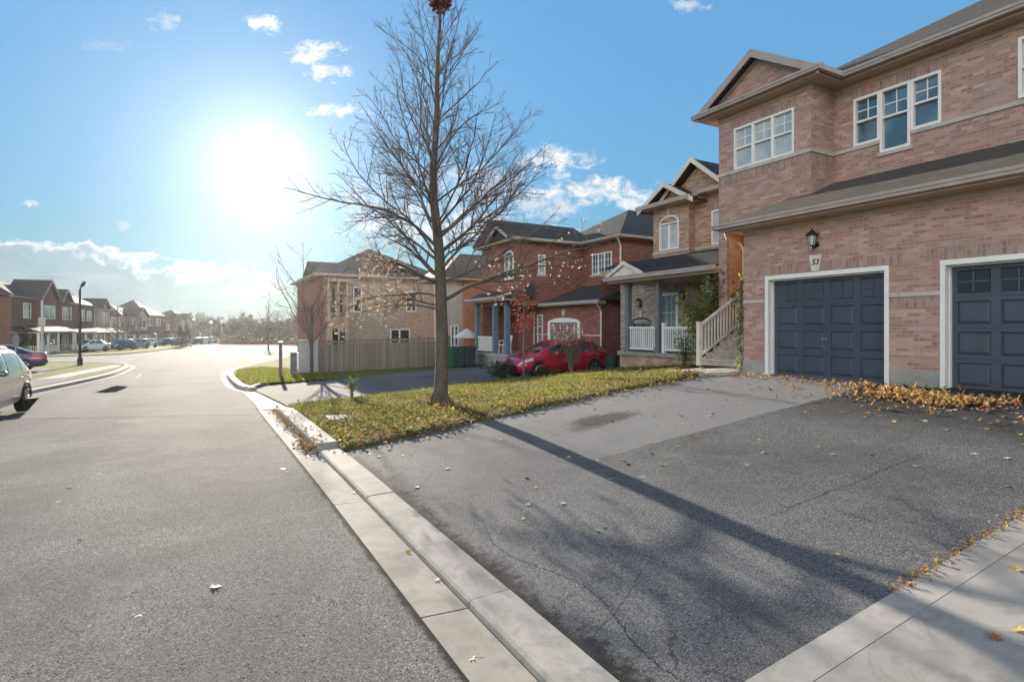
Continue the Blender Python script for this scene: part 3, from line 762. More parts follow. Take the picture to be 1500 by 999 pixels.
def lantern(parent, x, y, z, s=1., face=(-1, 0)):
    """a black coach lantern on a wall that faces -x"""
    mb = MB(); fx = face[0]
    c = (x+fx*.13*s, y)
    mb.cyl((x+fx*.001, y, z-.10*s), .055*s, fx*.02, 12, 0)
    mb.tube([(x, y, z-.10*s), (x+fx*.06*s, y, z-.17*s), (c[0], c[1], z-.13*s)], .012*s, 6)
    mb.tube([(c[0], y, z-.24*s), (c[0], y, z-.13*s)], [.006*s, .02*s], 6)
    mb.lathe((c[0], y, z), [(.05*s, -.13*s), (.055*s, -.115*s), (.02*s, -.113*s)], 6)
    for k in range(6):
        t = math.pi/3*k; mb.tube([(c[0]+math.cos(t)*.05*s, y+math.sin(t)*.05*s, z-.12*s), (c[0]+math.cos(t)*.075*s, y+math.sin(t)*.075*s, z+.06*s)], .006*s, 4)
    mb.lathe((c[0], y, z), [(.115*s, .058*s), (.11*s, .07*s), (.06*s, .11*s), (.05*s, .135*s), (.02*s, .15*s), (.012*s, .185*s), (.002*s, .19*s)], 10)
    l = mb.build('wall_lantern', M['black_metal'], parent)
    g = MB(); g.lathe((c[0], y, z), [(.042*s, -.118*s), (.066*s, .057*s)], 6); g.build('glass', M['frosted'], l)
    return l

# ================================================================== THE NEAR HOUSE
H1 = wthing('brick_house', 'large pinkish brick house with two slate blue garage doors facing the asphalt drives', 'house', (11.64, 6, 1.0))
ZF = 1.0; GXF = 11.64; BX = 13.0; MX = 13.94; SY = 11.28
w = MB()
O, U, N = frame_of('-x', GXF)
doors = [(6.09, 8.67), (2.51, 5.09), (-2.2, .3)]
w.wall(O, U, N, -3.5, 9.34, 1.30, 4.40, [(a, b, 1.30, 3.22) for a, b in doors], .20, sill=False)
w.wall((0, 9.34, 0), (1, 0), (0, 1), GXF, 14.6, 1.30, 4.52)                                   # garage flank, faces the sun
# bay and recess
O, U, N = frame_of('-x', BX)
w.wall(O, U, N, 8.5, SY, .8, 8.02, [(9.34, 11.0, .8, 4.75), (8.95, 10.76, 6.46, 7.6)], .10)
w.face([(BX+.1, 9.34, 4.75), (BX+.1, 11.0, 4.75), (14.5, 11.0, 4.75), (14.5, 9.34, 4.75)][::-1])
w.wall((0, 8.5, 0), (1, 0), (0, -1), BX, MX, 4.6, 8.02)
O, U, N = frame_of('-x', MX)
wins = [(7.41, 8.02, 6.48, 7.63), (6.79, 7.37, 6.17, 7.63), (6.16, 6.755, 6.5, 7.63)]
w.wall(O, U, N, -3.5, 8.5, 4.6, 8.02, [(6.16, 6.755, 6.5, 7.63), (6.755, 7.41, 6.17, 7.63), (7.41, 8.02, 6.48, 7.63), (3.4, 4.86, 6.54, 7.72)], .10)
w.wall((0, SY, 0), (1, 0), (0, 1), BX, 24, .3, 8.02)
w.wall((24, 0, 0), (0, 1), (1, 0), -3.5, SY, .3, 8.02); w.wall((0, -3.5, 0), (1, 0), (0, -1), GXF, 24, .3, 8.02)
w.face([(13.9, 8.8, 10.4), (13.9, 10.98, 10.4), (13.9, 9.9, 9.0)][::-1]) if 0 else None
wall1 = w.build('wall', M['brick_pink'], H1)
w = MB(); w.box(14.5, 14.6, 9.34, 11.0, 1, 4.8); w.box(BX+.1, 14.49, 11.0, 11.1, .8, 4.75); w.build('entry_wall', M['brick_bounce'], H1)
# soldier courses of upright bricks, 6 mm proud
w = MB()
def course(mb, side, c, u0, u1, z0, z1):
    O, U, N = frame_of(side, c); mb.obox(O, U, N, u0, u1, .0, .006, z0, z1, 0, True)
for a, b in doors: course(w, '-x', GXF, a-.3, b+.3, 3.30, 3.52)
course(w, '-x', BX, 8.5, SY, 6.12, 6.355); course(w, '-x', BX, 8.85, 10.86, 7.60, 7.82); course(w, '-y', 8.5, BX+.01, MX-.01, 6.12, 6.355)
course(w, '-x', MX, 6.05, 8.12, 7.635, 7.86)
course(w, '-x', GXF, 5.16, 6.02, 2.46, 2.675)
build_split(w, 'brick_course', M['brick_soldier'], H1)
w = MB()
O, U, N = frame_of('-x', GXF)
for a, b in ((8.745, 9.365), (5.165, 6.015), (.38, 2.435)): w.obox(O, U, N, a, b, .0, .03, 2.68, 2.76)
w.box(GXF-.03, 13, 9.341, 9.37, 2.682, 2.758)
O, U, N = frame_of('-x', BX); w.obox(O, U, N, 8.47, SY+.03, .0, .035, 6.36, 6.455)
w.box(BX-.03, MX-.04, 8.465, 8.499, 6.362, 6.453); w.box(BX+.03, 24, SY+.001, SY+.03, 6.362, 6.453)
O, U, N = frame_of('-x', MX)
w.obox(O, U, N, 7.395, 8.46, .0, .035, 6.39, 6.475); w.obox(O, U, N, 6.70, 7.46, .0, .045, 6.085, 6.165); w.obox(O, U, N, -3.5, 6.765, .0, .035, 6.41, 6.495)
build_split(w, 'stone_band', M['stone'], H1)
w = MB()
for a, b in ((8.74, 9.352), (5.16, 6.02), (.37, 2.44)): w.box(GXF-.012, GXF+.19, a, b, .55, 1.31)
w.box(GXF+.19, 13.2, 9.2, 9.352, .5, 1.31); w.box(12.99, 24.01, SY-.1, SY+.012, .2, 1.0)
for a, b in doors: w.box(GXF-.02, GXF+.3, a-.069, b+.069, .6, ZF-.012)
build_split(w, 'foundation', M['foundation'], H1)
for i, (a, b) in enumerate(doors):
    t = MB(); O, U, N = frame_of('-x', GXF)
    t.obox(O, U, N, a-.07, a+.012, -.19, .022, ZF-.01, 3.208); t.obox(O, U, N, b-.012, b+.07, -.19, .022, ZF-.01, 3.208); t.obox(O, U, N, a-.07, b+.07, -.19, .026, 3.208, 3.30)
    t.obox(O, U, N, a+.0125, a+.03, -.19, -.12, ZF, 3.207); t.obox(O, U, N, b-.03, b-.0125, -.19, -.12, ZF, 3.207); t.obox(O, U, N, a+.03, b-.03, -.19, -.12, 3.18, 3.207)
    t.build('garage_door_frame', M['white'], H1)
    g = garage_door(H1, '-x', GXF+.19, a+.031, b-.031, ZF+.01, 3.178, 4, 4, True, 'door_blue', 'door_blue' if i == 0 else 'door_pane', handle_u=(a+b)/2+.02 if i == 0 else None)
    if i == 1: 
        for ch in g.children:
            pass
# windows
window(H1, '-x', BX, 8.95, 10.76, 6.46, 7.60, 'pane_blind', .055, (9.56, 10.15), .50, (2, 2), -.09, .10)
window(H1, '-x', MX, 7.41, 8.02, 6.48, 7.63, 'pane_blue', .06, (), .5, (2, 2), -.09, .11)
window(H1, '-x', MX, 6.758, 7.407, 6.17, 7.63, 'pane_blue', .06, (), .55, (2, 2), -.09, .12)
window(H1, '-x', MX, 6.16, 6.755, 6.5, 7.63, 'pane_blue', .06, (), .5, (2, 2), -.09, .11)
window(H1, '-x', MX, 3.4, 4.86, 6.54, 7.72, 'pane_blind', .06, (4.13,), .5, (2, 2), -.09, .11)
# roofs
r = MB()
e = 11.16; zt = 4.60; zm = 5.72
q = lambda *p: r.face(p)
q((e, -3.8, zt), (MX, -3.8, zm), (MX, 8.5, zm), (BX, 8.5, zt+(zm-zt)*(BX-e)/(MX-e)), (BX, 9.12, zt+(zm-zt)*(BX-e)/(MX-e)), (e, 9.76, zt)) if 0 else None
zb = zt+(zm-zt)*(BX-e)/(MX-e)
r.face([(e, 9.76, zt), (BX, 9.12, zb), (BX, 8.5, zb), (MX, 8.5, zm), (MX, -3.8, zm), (e, -3.8, zt)][::-1])
r.face([(e, 9.76, zt), (BX, 9.76, zt), (BX, 9.12, zb)][::-1])
# main roof over the upper storey, hipped
hip(r, 13.52, 24.5, -4.0, 11.72, 8.17, .56)
# bay roof: gable to the street with a short skirt below it
bx0, by0, by1 = 12.58, 8.06, 11.72; bs = .62; bz = 8.17
hb = gable_x(r, bx0+.02, 16.5, by0, by1, bz, bs, .06)
r.prism([(bx0-.01, bz-.01), (BX-.14, bz+.17), (BX-.14, bz-.01)], 1, by0+.05, by1-.05)
r.build('roof', M['shingle_near'], H1)
ev = MB()
ev.box(e+.02, GXF-.002, -3.8, 9.72, zt-.16, zt-.02); ev.box(GXF-.002, BX, 9.345, 9.72, zt-.16, zt-.02)
ev.box(GXF-.02, GXF-.001, -3.5, 9.355, 4.34, zt-.161); ev.box(GXF, 13, 9.341, 9.36, 4.34, zt-.161)
ev.box(13.56, MX-.002, -3.9, 8.08, 8.02, 8.15); ev.box(MX-.02, MX-.001, -3.5, 8.495, 7.90, 8.019)
ev.box(12.62, BX-.001, 8.10, 11.68, 8.02, 8.15); ev.box(BX-.001, 24.3, SY+.001, 11.68, 8.02, 8.149); ev.box(BX-.001, 13.93, 8.10, 8.499, 8.02, 8.149)
ev.box(BX-.02, BX-.001, 8.48, SY+.02, 7.90, 8.019); ev.box(BX, MX-.021, 8.48, 8.499, 7.90, 8.019); ev.box(BX, 24, SY+.001, SY+.02, 7.9, 8.019)
build_split(ev, 'eaves', M['trim_tan'], H1)
br = MB(); barge_x(br, bx0+.015, by0-.02, by1+.02, bz+.02, bs, .20, .035)
ym = (by0+by1)/2
for s_ in (-1, 1):                                          # inner rake trim on the tympanum
    br.prism([(ym+s_*1.30, bz+.22), (ym, bz+.22+1.30*bs), (ym, bz+.10+1.30*bs), (ym+s_*1.12, bz+.22)], 0, BX-.17, BX-.135)
build_split(br, 'barge_board', M['trim_mauve'], H1)
tp = MB(); tp.face([(BX-.13, ym-1.55, bz), (BX-.13, ym+1.55, bz), (BX-.13, ym, bz+1.5*bs+.06)][::-1]); tp.build('gable_wall', M['brick_pink'], H1)
gt = MB()
def gutter_box(mb, x0, x1, y0, y1, z):      # K-style: two stepped boxes
    mb.box(x0, x1, y0, y1, z-.10, z)
gt.box(e-.10, e-.002, -3.8, 9.78, zt-.115, zt+.005); gt.box(e-.12, e-.101, -3.8, 9.78, zt-.05, zt+.006); gt.box(e-.1, BX-.01, 9.761, 9.84, zt-.115, zt+.004)
gt.box(13.42, 13.515, -3.9, 7.96, 8.07, 8.19); gt.box(13.40, 13.419, -3.9, 7.96, 8.13, 8.191)
gt.box(bx0-.10, bx0-.015, by0-.1, by1+.1, 8.07, 8.19); gt.box(bx0-.12, bx0-.101, by0-.1, by1+.1, 8.13, 8.191)
gt.box(bx0-.014, 13.51, by0-.1, by0-.005, 8.07, 8.188); gt.box(bx0-.014, 24.3, by1+.005, by1+.1, 8.07, 8.188)
build_split(gt, 'gutter', M['trim_mauve'], H1)
dp = MB()
dp.tube([(e+.35, 9.79, zt-.12), (e+.35, 9.74, zt-.30), (GXF+.06, 9.52, zt-.42), (GXF+.10, 9.42, zt-.6), (GXF+.10, 9.42, 1.25), (GXF-.02, 9.50, 1.08)], .034, 8)
dp.build('downspout', M['trim_tan'], H1)
lantern(H1, GXF, 7.49, 4.0, 1.2)
# keystone with the house number
kz = MB(); kz.prism([(7.42, 3.32), (7.58, 3.32), (7.64, 3.66), (7.36, 3.66)], 0, GXF-.03, GXF-.001)
ks = kz.build('number_plaque', M['white_wood'], H1)
def lettering(text, loc, rot, size, mat, parent, shear=0., ext=.003, name='digits', bold=.0):
    cu = bpy.data.curves.new(name, 'FONT'); cu.body = text; cu.size = size; cu.align_x = 'CENTER'; cu.align_y = 'CENTER'; cu.extrude = ext; cu.shear = shear; cu.offset = bold; cu.resolution_u = 4
    tmp = bpy.data.objects.new('tmp', cu); COL.objects.link(tmp)
    dg = bpy.context.evaluated_depsgraph_get(); me = bpy.data.meshes.new_from_object(tmp.evaluated_get(dg))
    bpy.data.objects.remove(tmp); me.name = name
    me.materials.clear(); me.materials.append(mat)
    mt = Matrix.Translation(Vector(loc)-OFF.get(parent.name, Vector())) @ Euler(rot).to_matrix().to_4x4(); me.transform(mt)
    o = bpy.data.objects.new(name, me); COL.objects.link(o); o.parent = parent; return o
lettering('53', (GXF-.033, 7.5, 3.505), (R(90), 0, R(-90)), .17, M['black_metal'], ks, .25, .002, 'digits', .003)
# stairs to the recessed door
sx0 = 11.86; n = 6; run = .27; z0 = HL(12, 10)+.07; rise = (2.08-z0)/n
st = MB(); ya, yb = 9.56, 10.98
for i in range(n):
    xa = sx0+i*run; zt_ = z0+(i+1)*rise
    st.box(xa-.02, xa+run+.03, ya, yb, zt_-.04, zt_); st.box(xa+.005, xa+.03, ya+.01, yb-.01, zt_-rise, zt_-.041)
for yy in (ya+.02, yb-.06): st.prism([(sx0+.03, z0-.1), (sx0+n*run, z0-.1), (sx0+n*run, 2.03), (sx0+.03, z0+rise-.05)], 1, yy, yy+.04)
st.box(sx0+n*run, 14.5, ya, 10.99, 1.95, 2.08)
stair = st.build('stairs', M['stair_wood'], H1)
rl = MB(); top_x = sx0+n*run-.05
rl.box(sx0-.05, sx0+.06, 10.90, 11.01, z0-.02, z0+rise+1.0); rl.box(top_x-.05, top_x+.06, 10.90, 11.01, 2.08, 3.12)
railing(rl, (sx0+.06, 10.955), (top_x-.05, 10.955), z0+rise-.02, 2.06, .96, .115, .04)
rl.build('stair_railing', M['white_wood'], H1)
rl = MB(); rl.box(sx0-.05, sx0+.05, 9.50, 9.60, z0-.02, z0+rise+.75); rl.build('newel_post', M['white_wood'], H1)
dr = MB(); dr.box(14.45, 14.499, 9.55, 10.5, 2.085, 4.2); dr.build('entry_door', M['white'], H1)

# ================================================================== THE HOUSE NEXT DOOR, WITH THE PORCH
H2 = wthing('brick_house', 'buff brick house with arched upper window and railed white porch beyond the stairs', 'house', (15.5, 15, .8))
w = MB(); F2 = 1.25
O, U, N = frame_of('-x', 15.5)
w.wall(O, U, N, 14.8, 16.62, 3.6, 6.75, [(15.27, 16.28, 5.02, 6.02)], .08)
w.wall((0, 14.8, 0), (1, 0), (0, -1), 15.5, 15.8, 3.6, 6.75)
O, U, N = frame_of('-x', 15.8); w.wall(O, U, N, 11.75, 14.8, 3.6, 6.9, [(12.85, 14.02, 5.0, 6.2)], .08)
w.wall((0, 16.62, 0), (1, 0), (0, 1), 15.5, 26, 3.6, 6.75); w.wall((0, 11.75, 0), (1, 0), (0, -1), 15.8, 26, .5, 6.75)
w.wall((26, 0, 0), (0, 1), (1, 0), 11.75, 18.7, .3, 6.7)
w.face([(15.78, 13.0, 6.8), (15.78, 14.6, 7.98), (15.78, 16.2, 6.8)][::-1]); w.face([(15.49, 14.5, 6.6), (15.49, 15.6, 7.3), (15.49, 16.75, 6.6)][::-1])
w.build('wall', M['brick_buff'], H2)
w = MB()
O, U, N = frame_of('-x', 15.6); w.wall(O, U, N, 11.75, 18.7, .3, 4.6, [(15.42, 16.45, F2, 3.42), (16.85, 18.0, .6, 2.28)], .1)
w.wall((0, 18.7, 0), (1, 0), (0, 1), 15.6, 26, .3, 4.6)
w.build('porch_wall', M['brick_grey'], H2)
sb = MB(); O, U, N = frame_of('-x', 15.5); sb.obox(O, U, N, 14.78, 16.64, 0, .03, 4.90, 4.99); O, U, N = frame_of('-x', 15.8); sb.obox(O, U, N, 11.75, 14.77, 0, .03, 4.90, 4.985)
sb.prism([(15.70, 6.36), (15.85, 6.36), (15.90, 6.66), (15.65, 6.66)], 0, 15.46, 15.499)
sb.prism([(17.36, 2.5), (17.5, 2.5), (17.54, 2.78), (17.32, 2.78)], 0, 15.56, 15.599)
build_split(sb, 'stone_trim', M['stone'], H2)
bc = MB(); course(bc, '-x', 15.5, 14.81, 16.61, 4.64, 4.89); course(bc, '-x', 15.8, 12.7, 14.2, 6.22, 6.46); build_split(bc, 'brick_course', M['brick_soldier'], H2)
window(H2, '-x', 15.5, 15.27, 16.28, 5.02, 6.02, 'pane_blind', .06, (15.78,), None, None, -.07, .09, .30)
window(H2, '-x', 15.8, 12.85, 14.02, 5.0, 6.2, 'pane_blind', .06, (13.45,), None, None, -.07, .09)
window(H2, '-x', 15.6, 16.85, 18.0, 1.4, 2.28, 'pane_dark', .06, (17.42,), None, (2, 1), -.09, .09, .22, 'post_grey')
window(H2, '-x', 15.6, 15.42, 16.45, F2+.01, 3.42, 'pane_blue', .12, (), .35, (3, 2), -.09, .10)
lantern(H2, 15.6, 17.43, 3.1, 1.15); lantern(H2, 15.6, 15.1, 3.3, 1.0)
r = MB()
gable_x(r, 15.06, 21, 14.2, 17.0, 6.62, .58, .07); gable_x(r, 15.4, 22, 12.85, 16.35, 6.74, .80, .07)
hip(r, 15.9, 26.4, 11.4, 17.0, 6.86, .62)
r.face([(13.12, 11.5, 3.92), (15.6, 11.5, 4.82), (15.6, 18.9, 4.82), (14.6, 18.9, 4.46), (14.6, 16.55, 4.46), (13.12, 16.55, 3.92)][::-1])
r.face([(13.12, 16.55, 3.92), (14.6, 16.55, 4.46), (14.6, 16.55, 3.9)][::-1])
gable_x(r, 13.1, 14.6, 14.55, 16.5, 3.95, .46, .06)
r.build('roof', M['shingle_dark'], H2)
ev = MB(); ev.box(15.1, 15.49, 14.4, 17.0, 6.62, 6.74) ; ev.box(15.49, 15.79, 14.3, 14.79, 6.62, 6.74); ev.box(15.45, 15.79, 11.45, 14.79, 6.78, 6.9)
ev.box(13.16, 15.59, 11.5, 16.5, 3.70, 3.9); ev.box(14.65, 15.59, 16.51, 18.85, 4.22, 4.40)
build_split(ev, 'eaves', M['trim_tan'], H2)
br = MB(); barge_x(br, 15.05, 14.18, 17.02, 6.64, .58, .17); barge_x(br, 15.39, 12.83, 16.37, 6.76, .80, .17); barge_x(br, 13.09, 14.53, 16.52, 3.97, .46, .13)
br.face([(13.14, 14.7, 3.93), (13.14, 15.52, 4.32), (13.14, 16.35, 3.93)])
build_split(br, 'barge_board', M['white_wood'], H2)
gt = MB(); gt.box(13.02, 13.118, 11.5, 16.6, 3.78, 3.93); gt.box(15.0, 15.09, 14.35, 17.1, 6.64, 6.79); gt.box(15.34, 15.438, 11.4, 14.3, 6.8, 6.94); build_split(gt, 'gutter', M['trim_mauve'], H2)
pf = MB(); pf.box(13.45, 15.6, 11.8, 16.3, F2-.13, F2); pf.build('porch_floor', M['walk'], H2)
pf = MB(); pf.box(13.52, 15.6, 11.85, 16.24, .3, F2-.131); pf.build('porch_base', M['brick_buff'], H2)
for yy in (14.4, 15.95, 12.2):
    p = MB(); p.box(13.58, 13.76, yy-.09, yy+.09, F2, 3.70); p.box(13.55, 13.79, yy-.12, yy+.12, F2+.002, F2+.14); p.box(13.55, 13.79, yy-.12, yy+.12, 3.58, 3.699); p.build('porch_post', M['post_grey'], H2)
rl = MB(); rl.box(13.6, 13.71, 14.08, 14.19, F2, F2+1.02); rl.box(13.6, 13.71, 12.42, 12.53, F2, F2+1.02)
railing(rl, (13.655, 12.53), (13.655, 14.08), F2, F2, .88, .10, .04); railing(rl, (13.655, 14.5), (13.655, 15.85), F2, F2, .88, .10, .04); railing(rl, (13.75, 16.1), (15.5, 16.1), F2, F2, .88, .12, .04)
rl.build('porch_railing', M['white'], H2)

# ================================================================== RED BRICK HOUSE WITH GARAGE
H3 = wthing('brick_house', 'red brick house with grey roof and arched garage door behind the red car', 'house', (15.3, 22, .25))
w = MB(); w.wall((15.3, 0, 0), (0, 1), (-1, 0), 19.6, 25.0, .1, 3.2); w.wall((0, 19.6, 0), (1, 0), (0, -1), 15.3, 17.7, .1, 4.1)
w.wall((17.7, 0, 0), (0, 1), (-1, 0), 21.2, 24.2, 3.0, 6.42); w.wall((0, 21.2, 0), (1, 0), (0, -1), 17.7, 27, .1, 6.42); w.wall((0, 24.2, 0), (1, 0), (0, -1), 13.66, 17.7, 3.2, 6.42)
w.wall((13.66, 0, 0), (0, 1), (-1, 0), 24.2, 28.0, 3.2, 6.42); w.wall((0, 28, 0), (1, 0), (0, 1), 13.66, 27, .1, 6.42); w.wall((27, 0, 0), (0, 1), (1, 0), 21.2, 28, .1, 6.42)
w.wall((15.9, 0, 0), (0, 1), (-1, 0), 25.0, 28.0, .1, 3.3)
w.face([(13.65, 24.0, 6.4), (13.65, 25.0, 6.98), (13.65, 26.0, 6.4)])
w.build('wall', M['brick_red'], H3)
sb = MB(); sb.box(15.265, 15.299, 19.57, 20.9, 1.72, 1.80); sb.box(15.265, 15.299, 24.0, 25.0, 1.72, 1.80); sb.prism([(22.4, 2.66), (22.6, 2.66), (22.65, 2.95), (22.35, 2.95)], 0, 15.26, 15.299)
sb.box(17.66, 17.699, 21.65, 23.6, 4.70, 4.79); sb.box(14.8, 15.4, 24.16, 24.199, 4.68, 4.76)
build_split(sb, 'stone_trim', M['stone'], H3)
gf = MB(); O, U, N = frame_of('-x', 15.3)
gf.obox(O, U, N, 21.15, 21.35, 0, .05, .2, 2.35); gf.obox(O, U, N, 23.65, 23.85, 0, .05, .2, 2.35)
n = 12; A = [(22.5-1.35*math.cos(math.pi*i/n), 2.35+.22*math.sin(math.pi*i/n)) for i in range(n+1)]; gf.prism(A, 0, 15.25, 15.299)
gf.build('garage_door_frame', M['white'], H3)
garage_door(H3, '-x', 15.28, 21.36, 23.64, .2, 2.34, 4, 4, True, 'door_blue' if 0 else 'post_blue' if 'post_blue' in M else 'post_grey', 'pane_dark', None, 'white')
window(H3, '-x', 17.7, 21.84, 23.4, 4.8, 5.84, 'pane_blue', .06, (22.4, 22.9), None, (2, 3), .0, .05)
window(H3, '-y', 24.2, 14.9, 15.32, 4.77, 5.76, 'pane_blind', .06, (), .5, None, .0, .05)
window(H3, '-x', 13.66, 24.45, 25.35, 4.5, 5.65, 'pane_blue', .07, (24.9,), None, None, .0, .05, .3)
window(H3, '-x', 15.9, 25.3, 26.2, .9, 2.9, 'pane_dark', .08, (), .6, None, .0, .05)
window(H3, '-x', 15.3, 24.35, 24.85, .8, 2.75, 'pane_blue', .05, (), .7, (1, 3), .0, .05)
r = MB()
hip(r, 17.3, 27.4, 20.8, 28.4, 6.48, .58)
r.face([(13.2, 24.0, 6.46), (18.5, 24.0, 6.46), (18.5, 26.2, 7.7), (13.2, 26.2, 7.7)][::-1][::-1]); 
r.face([(13.2, 28.4, 6.46), (13.2, 26.2, 7.7), (18.5, 26.2, 7.7), (18.5, 28.4, 6.46)]); r.face([(13.2, 24.0, 6.46), (13.2, 26.2, 7.7), (13.2, 28.4, 6.46)])
gable_x(r, 12.95, 15.5, 23.85, 26.1, 6.5, .56, .07)
r.face([(14.9, 19.25, 3.28), (17.7, 19.25, 4.26), (17.7, 24.2, 4.26), (14.9, 24.2, 3.28)][::-1]); r.face([(14.9, 19.25, 3.28), (17.7, 19.25, 3.28), (17.7, 19.25, 4.26)])
r.face([(12.9, 24.0, 3.62), (14.6, 24.0, 4.3), (14.6, 28.6, 4.3), (12.9, 28.6, 3.62)][::-1]); r.face([(12.9, 24, 3.62), (14.6, 24, 3.6), (14.6, 24, 4.3)])
r.build('roof', M['shingle_grey'], H3)
ev = MB(); ev.box(17.35, 17.699, 20.85, 24.19, 6.34, 6.47); ev.box(17.7, 27.3, 20.85, 21.199, 6.34, 6.47); ev.box(13.25, 17.34, 23.85, 24.199, 6.34, 6.45); ev.box(13.25, 13.659, 24.2, 28.3, 6.34, 6.45)
ev.box(14.95, 15.299, 19.3, 24.2, 3.12, 3.27); ev.box(12.95, 15.29, 24.21, 28.5, 3.42, 3.6)
build_split(ev, 'eaves', M['trim_tan'], H3)
gt = MB(); gt.box(17.2, 17.298, 20.75, 24.0, 6.38, 6.5); gt.box(17.3, 27.3, 20.7, 20.799, 6.38, 6.5); gt.box(13.2, 17.19, 23.75, 23.845, 6.38, 6.5); gt.box(14.8, 14.898, 19.2, 24.1, 3.16, 3.3); gt.box(12.8, 12.898, 24, 28.6, 3.5, 3.64)
barge_x(gt, 12.94, 23.83, 26.12, 6.52, .56, .15); build_split(gt, 'gutter', M['trim_mauve'], H3)
dp = MB(); dp.tube([(17.25, 20.95, 6.38), (17.5, 21.05, 6.15), (17.62, 21.12, 6.0), (17.62, 21.12, 4.35)], .04, 6); dp.tube([(14.85, 19.4, 3.16), (15.1, 19.5, 2.95), (15.24, 19.56, 2.8), (15.24, 19.56, .3)], .04, 6); dp.build('downspout', M['white_wood'], H3)
pf = MB(); pf.box(13.2, 15.89, 24.25, 28.6, .62, .78); pf.box(13.3, 15.89, 24.3, 28.5, .1, .619); pf.build('porch_floor', M['foundation'], H3)
M['post_slate'] = mat_plain('slate_painted_post', (.13, .19, .24), .6, .3)
for yy in (24.9, 26.2, 28.3):
    p = MB(); p.box(13.4, 13.64, yy-.12, yy+.12, .78, 3.42); p.build('porch_post', M['post_slate'], H3)
rl = MB(); railing(rl, (13.5, 26.32), (13.5, 28.18), .78, .78, .85, .13, .04); railing(rl, (13.64, 28.3), (15.88, 28.3), .78, .78, .85, .13, .04); rl.build('porch_railing', M['white'], H3)

# ================================================================== TAN HOUSE BEHIND THE FENCE
H4 = wthing('corner_house', 'hazy tan house with hipped brown roof standing behind the wooden fence', 'house', (11, 46, -.3))
gz = -.35
w = MB(); w.wall((0, 40.9, 0), (1, 0), (0, -1), 7.6, 16.6, gz, 5.75); w.wall((16.6, 0, 0), (0, 1), (1, 0), 40.9, 51, gz, 5.75); w.wall((0, 51, 0), (1, 0), (0, 1), 7.4, 16.6, gz, 5.75)
w.build('wall', M['brick_tan'], H4)
w = MB(); w.wall((7.4, 0, 0), (0, 1), (-1, 0), 40.7, 51, gz, 5.75); w.box(7.4, 7.62, 40.72, 40.899, gz, 5.74); w.build('front_wall', M['brick_red'], H4)
bay = MB(); bay.box(7.8, 9.2, 40.0, 40.89, gz, 2.55); bay.box(7.75, 9.25, 39.9, 40.89, 2.56, 2.85); bay.build('bay', M['trim_tan'], H4)
bw = MB()
for xx in (7.85, 8.5, 9.12): bw.cyl((xx, 40.05, 2.85), .09, 2.4, 10)
bw.box(7.75, 9.25, 39.95, 40.89, 5.26, 5.5); bw.build('balcony_column', M['trim_tan'], H4)
window(H4, '-y', 40.9, 8.05, 9.0, 3.1, 5.0, 'pane_dark', .07, (8.5,), .5, None, 0, .05, 0, 'trim_tan'); window(H4, '-y', 40.0, 8.0, 9.0, .4, 2.1, 'pane_dark', .07, (8.5,), None, None, 0, .05, 0, 'trim_tan')
window(H4, '-y', 40.9, 9.7, 10.3, 3.2, 5.0, 'pane_dark', .07, (), .5, None, 0, .05); window(H4, '-y', 40.9, 13.6, 14.4, 3.3, 4.8, 'pane_blue', .07, (), .5, None, 0, .05); window(H4, '-y', 40.9, 12.4, 13.9, .8, 2.0, 'pane_dark', .07, (13.1,), None, None, 0, .05)
r = MB(); hip(r, 7.0, 17.0, 40.4, 51.4, 5.82, .52); gable_x(r, 6.9, 10.5, 41.0, 45.0, 5.9, .5, .07); r.build('roof', M['shingle_brown'], H4)
ev = MB(); ev.box(7.05, 16.95, 40.45, 51.3, 5.66, 5.81); build_split(ev, 'eaves', M['trim_tan'], H4)
gt = MB(); gt.box(6.95, 17.0, 40.28, 40.395, 5.70, 5.86); gt.box(6.88, 6.999, 40.3, 51.4, 5.7, 5.86); gt.tube([(15.5, 40.8, 5.6), (15.5, 40.8, 0)], .05, 6); build_split(gt, 'gutter', M['trim_mauve'], H4)

# ================================================================== ORANGE BRICK HOUSE
H5 = wthing('brick_house', 'orange brick house with brown hipped roof seen behind the three bins', 'house', (17, 36, 0))
w = MB(); w.wall((0, 33, 0), (1, 0), (0, -1), 14.8, 22, -.1, 5.2); w.wall((14.8, 0, 0), (0, 1), (-1, 0), 33, 37, -.1, 5.2); w.wall((0, 37, 0), (1, 0), (0, 1), 14.8, 22, -.1, 5.2); w.wall((22, 0, 0), (0, 1), (1, 0), 33, 37, -.1, 5.2); w.build('wall', M['brick_orange'], H5)
w = MB(); w.box(13.4, 14.79, 33.2, 34.6, -.1, 5.1); w.build('wing', M['stone'], H5)
window(H5, '-y', 33.2, 13.95, 14.5, .9, 2.25, 'pane_blue', .08, (14.22,), .5, (1, 2), 0, .05); window(H5, '-y', 33, 16.1, 16.8, 1.0, 2.2, 'pane_dark', .08, (), .5, None, 0, .05)
r = MB(); hip(r, 13.0, 22.4, 32.6, 37.4, 5.26, .75); r.build('roof', M['shingle_brown'], H5)
ev = MB(); ev.box(13.05, 22.3, 32.65, 37.3, 5.1, 5.25); build_split(ev, 'eaves', M['trim_tan'], H5)

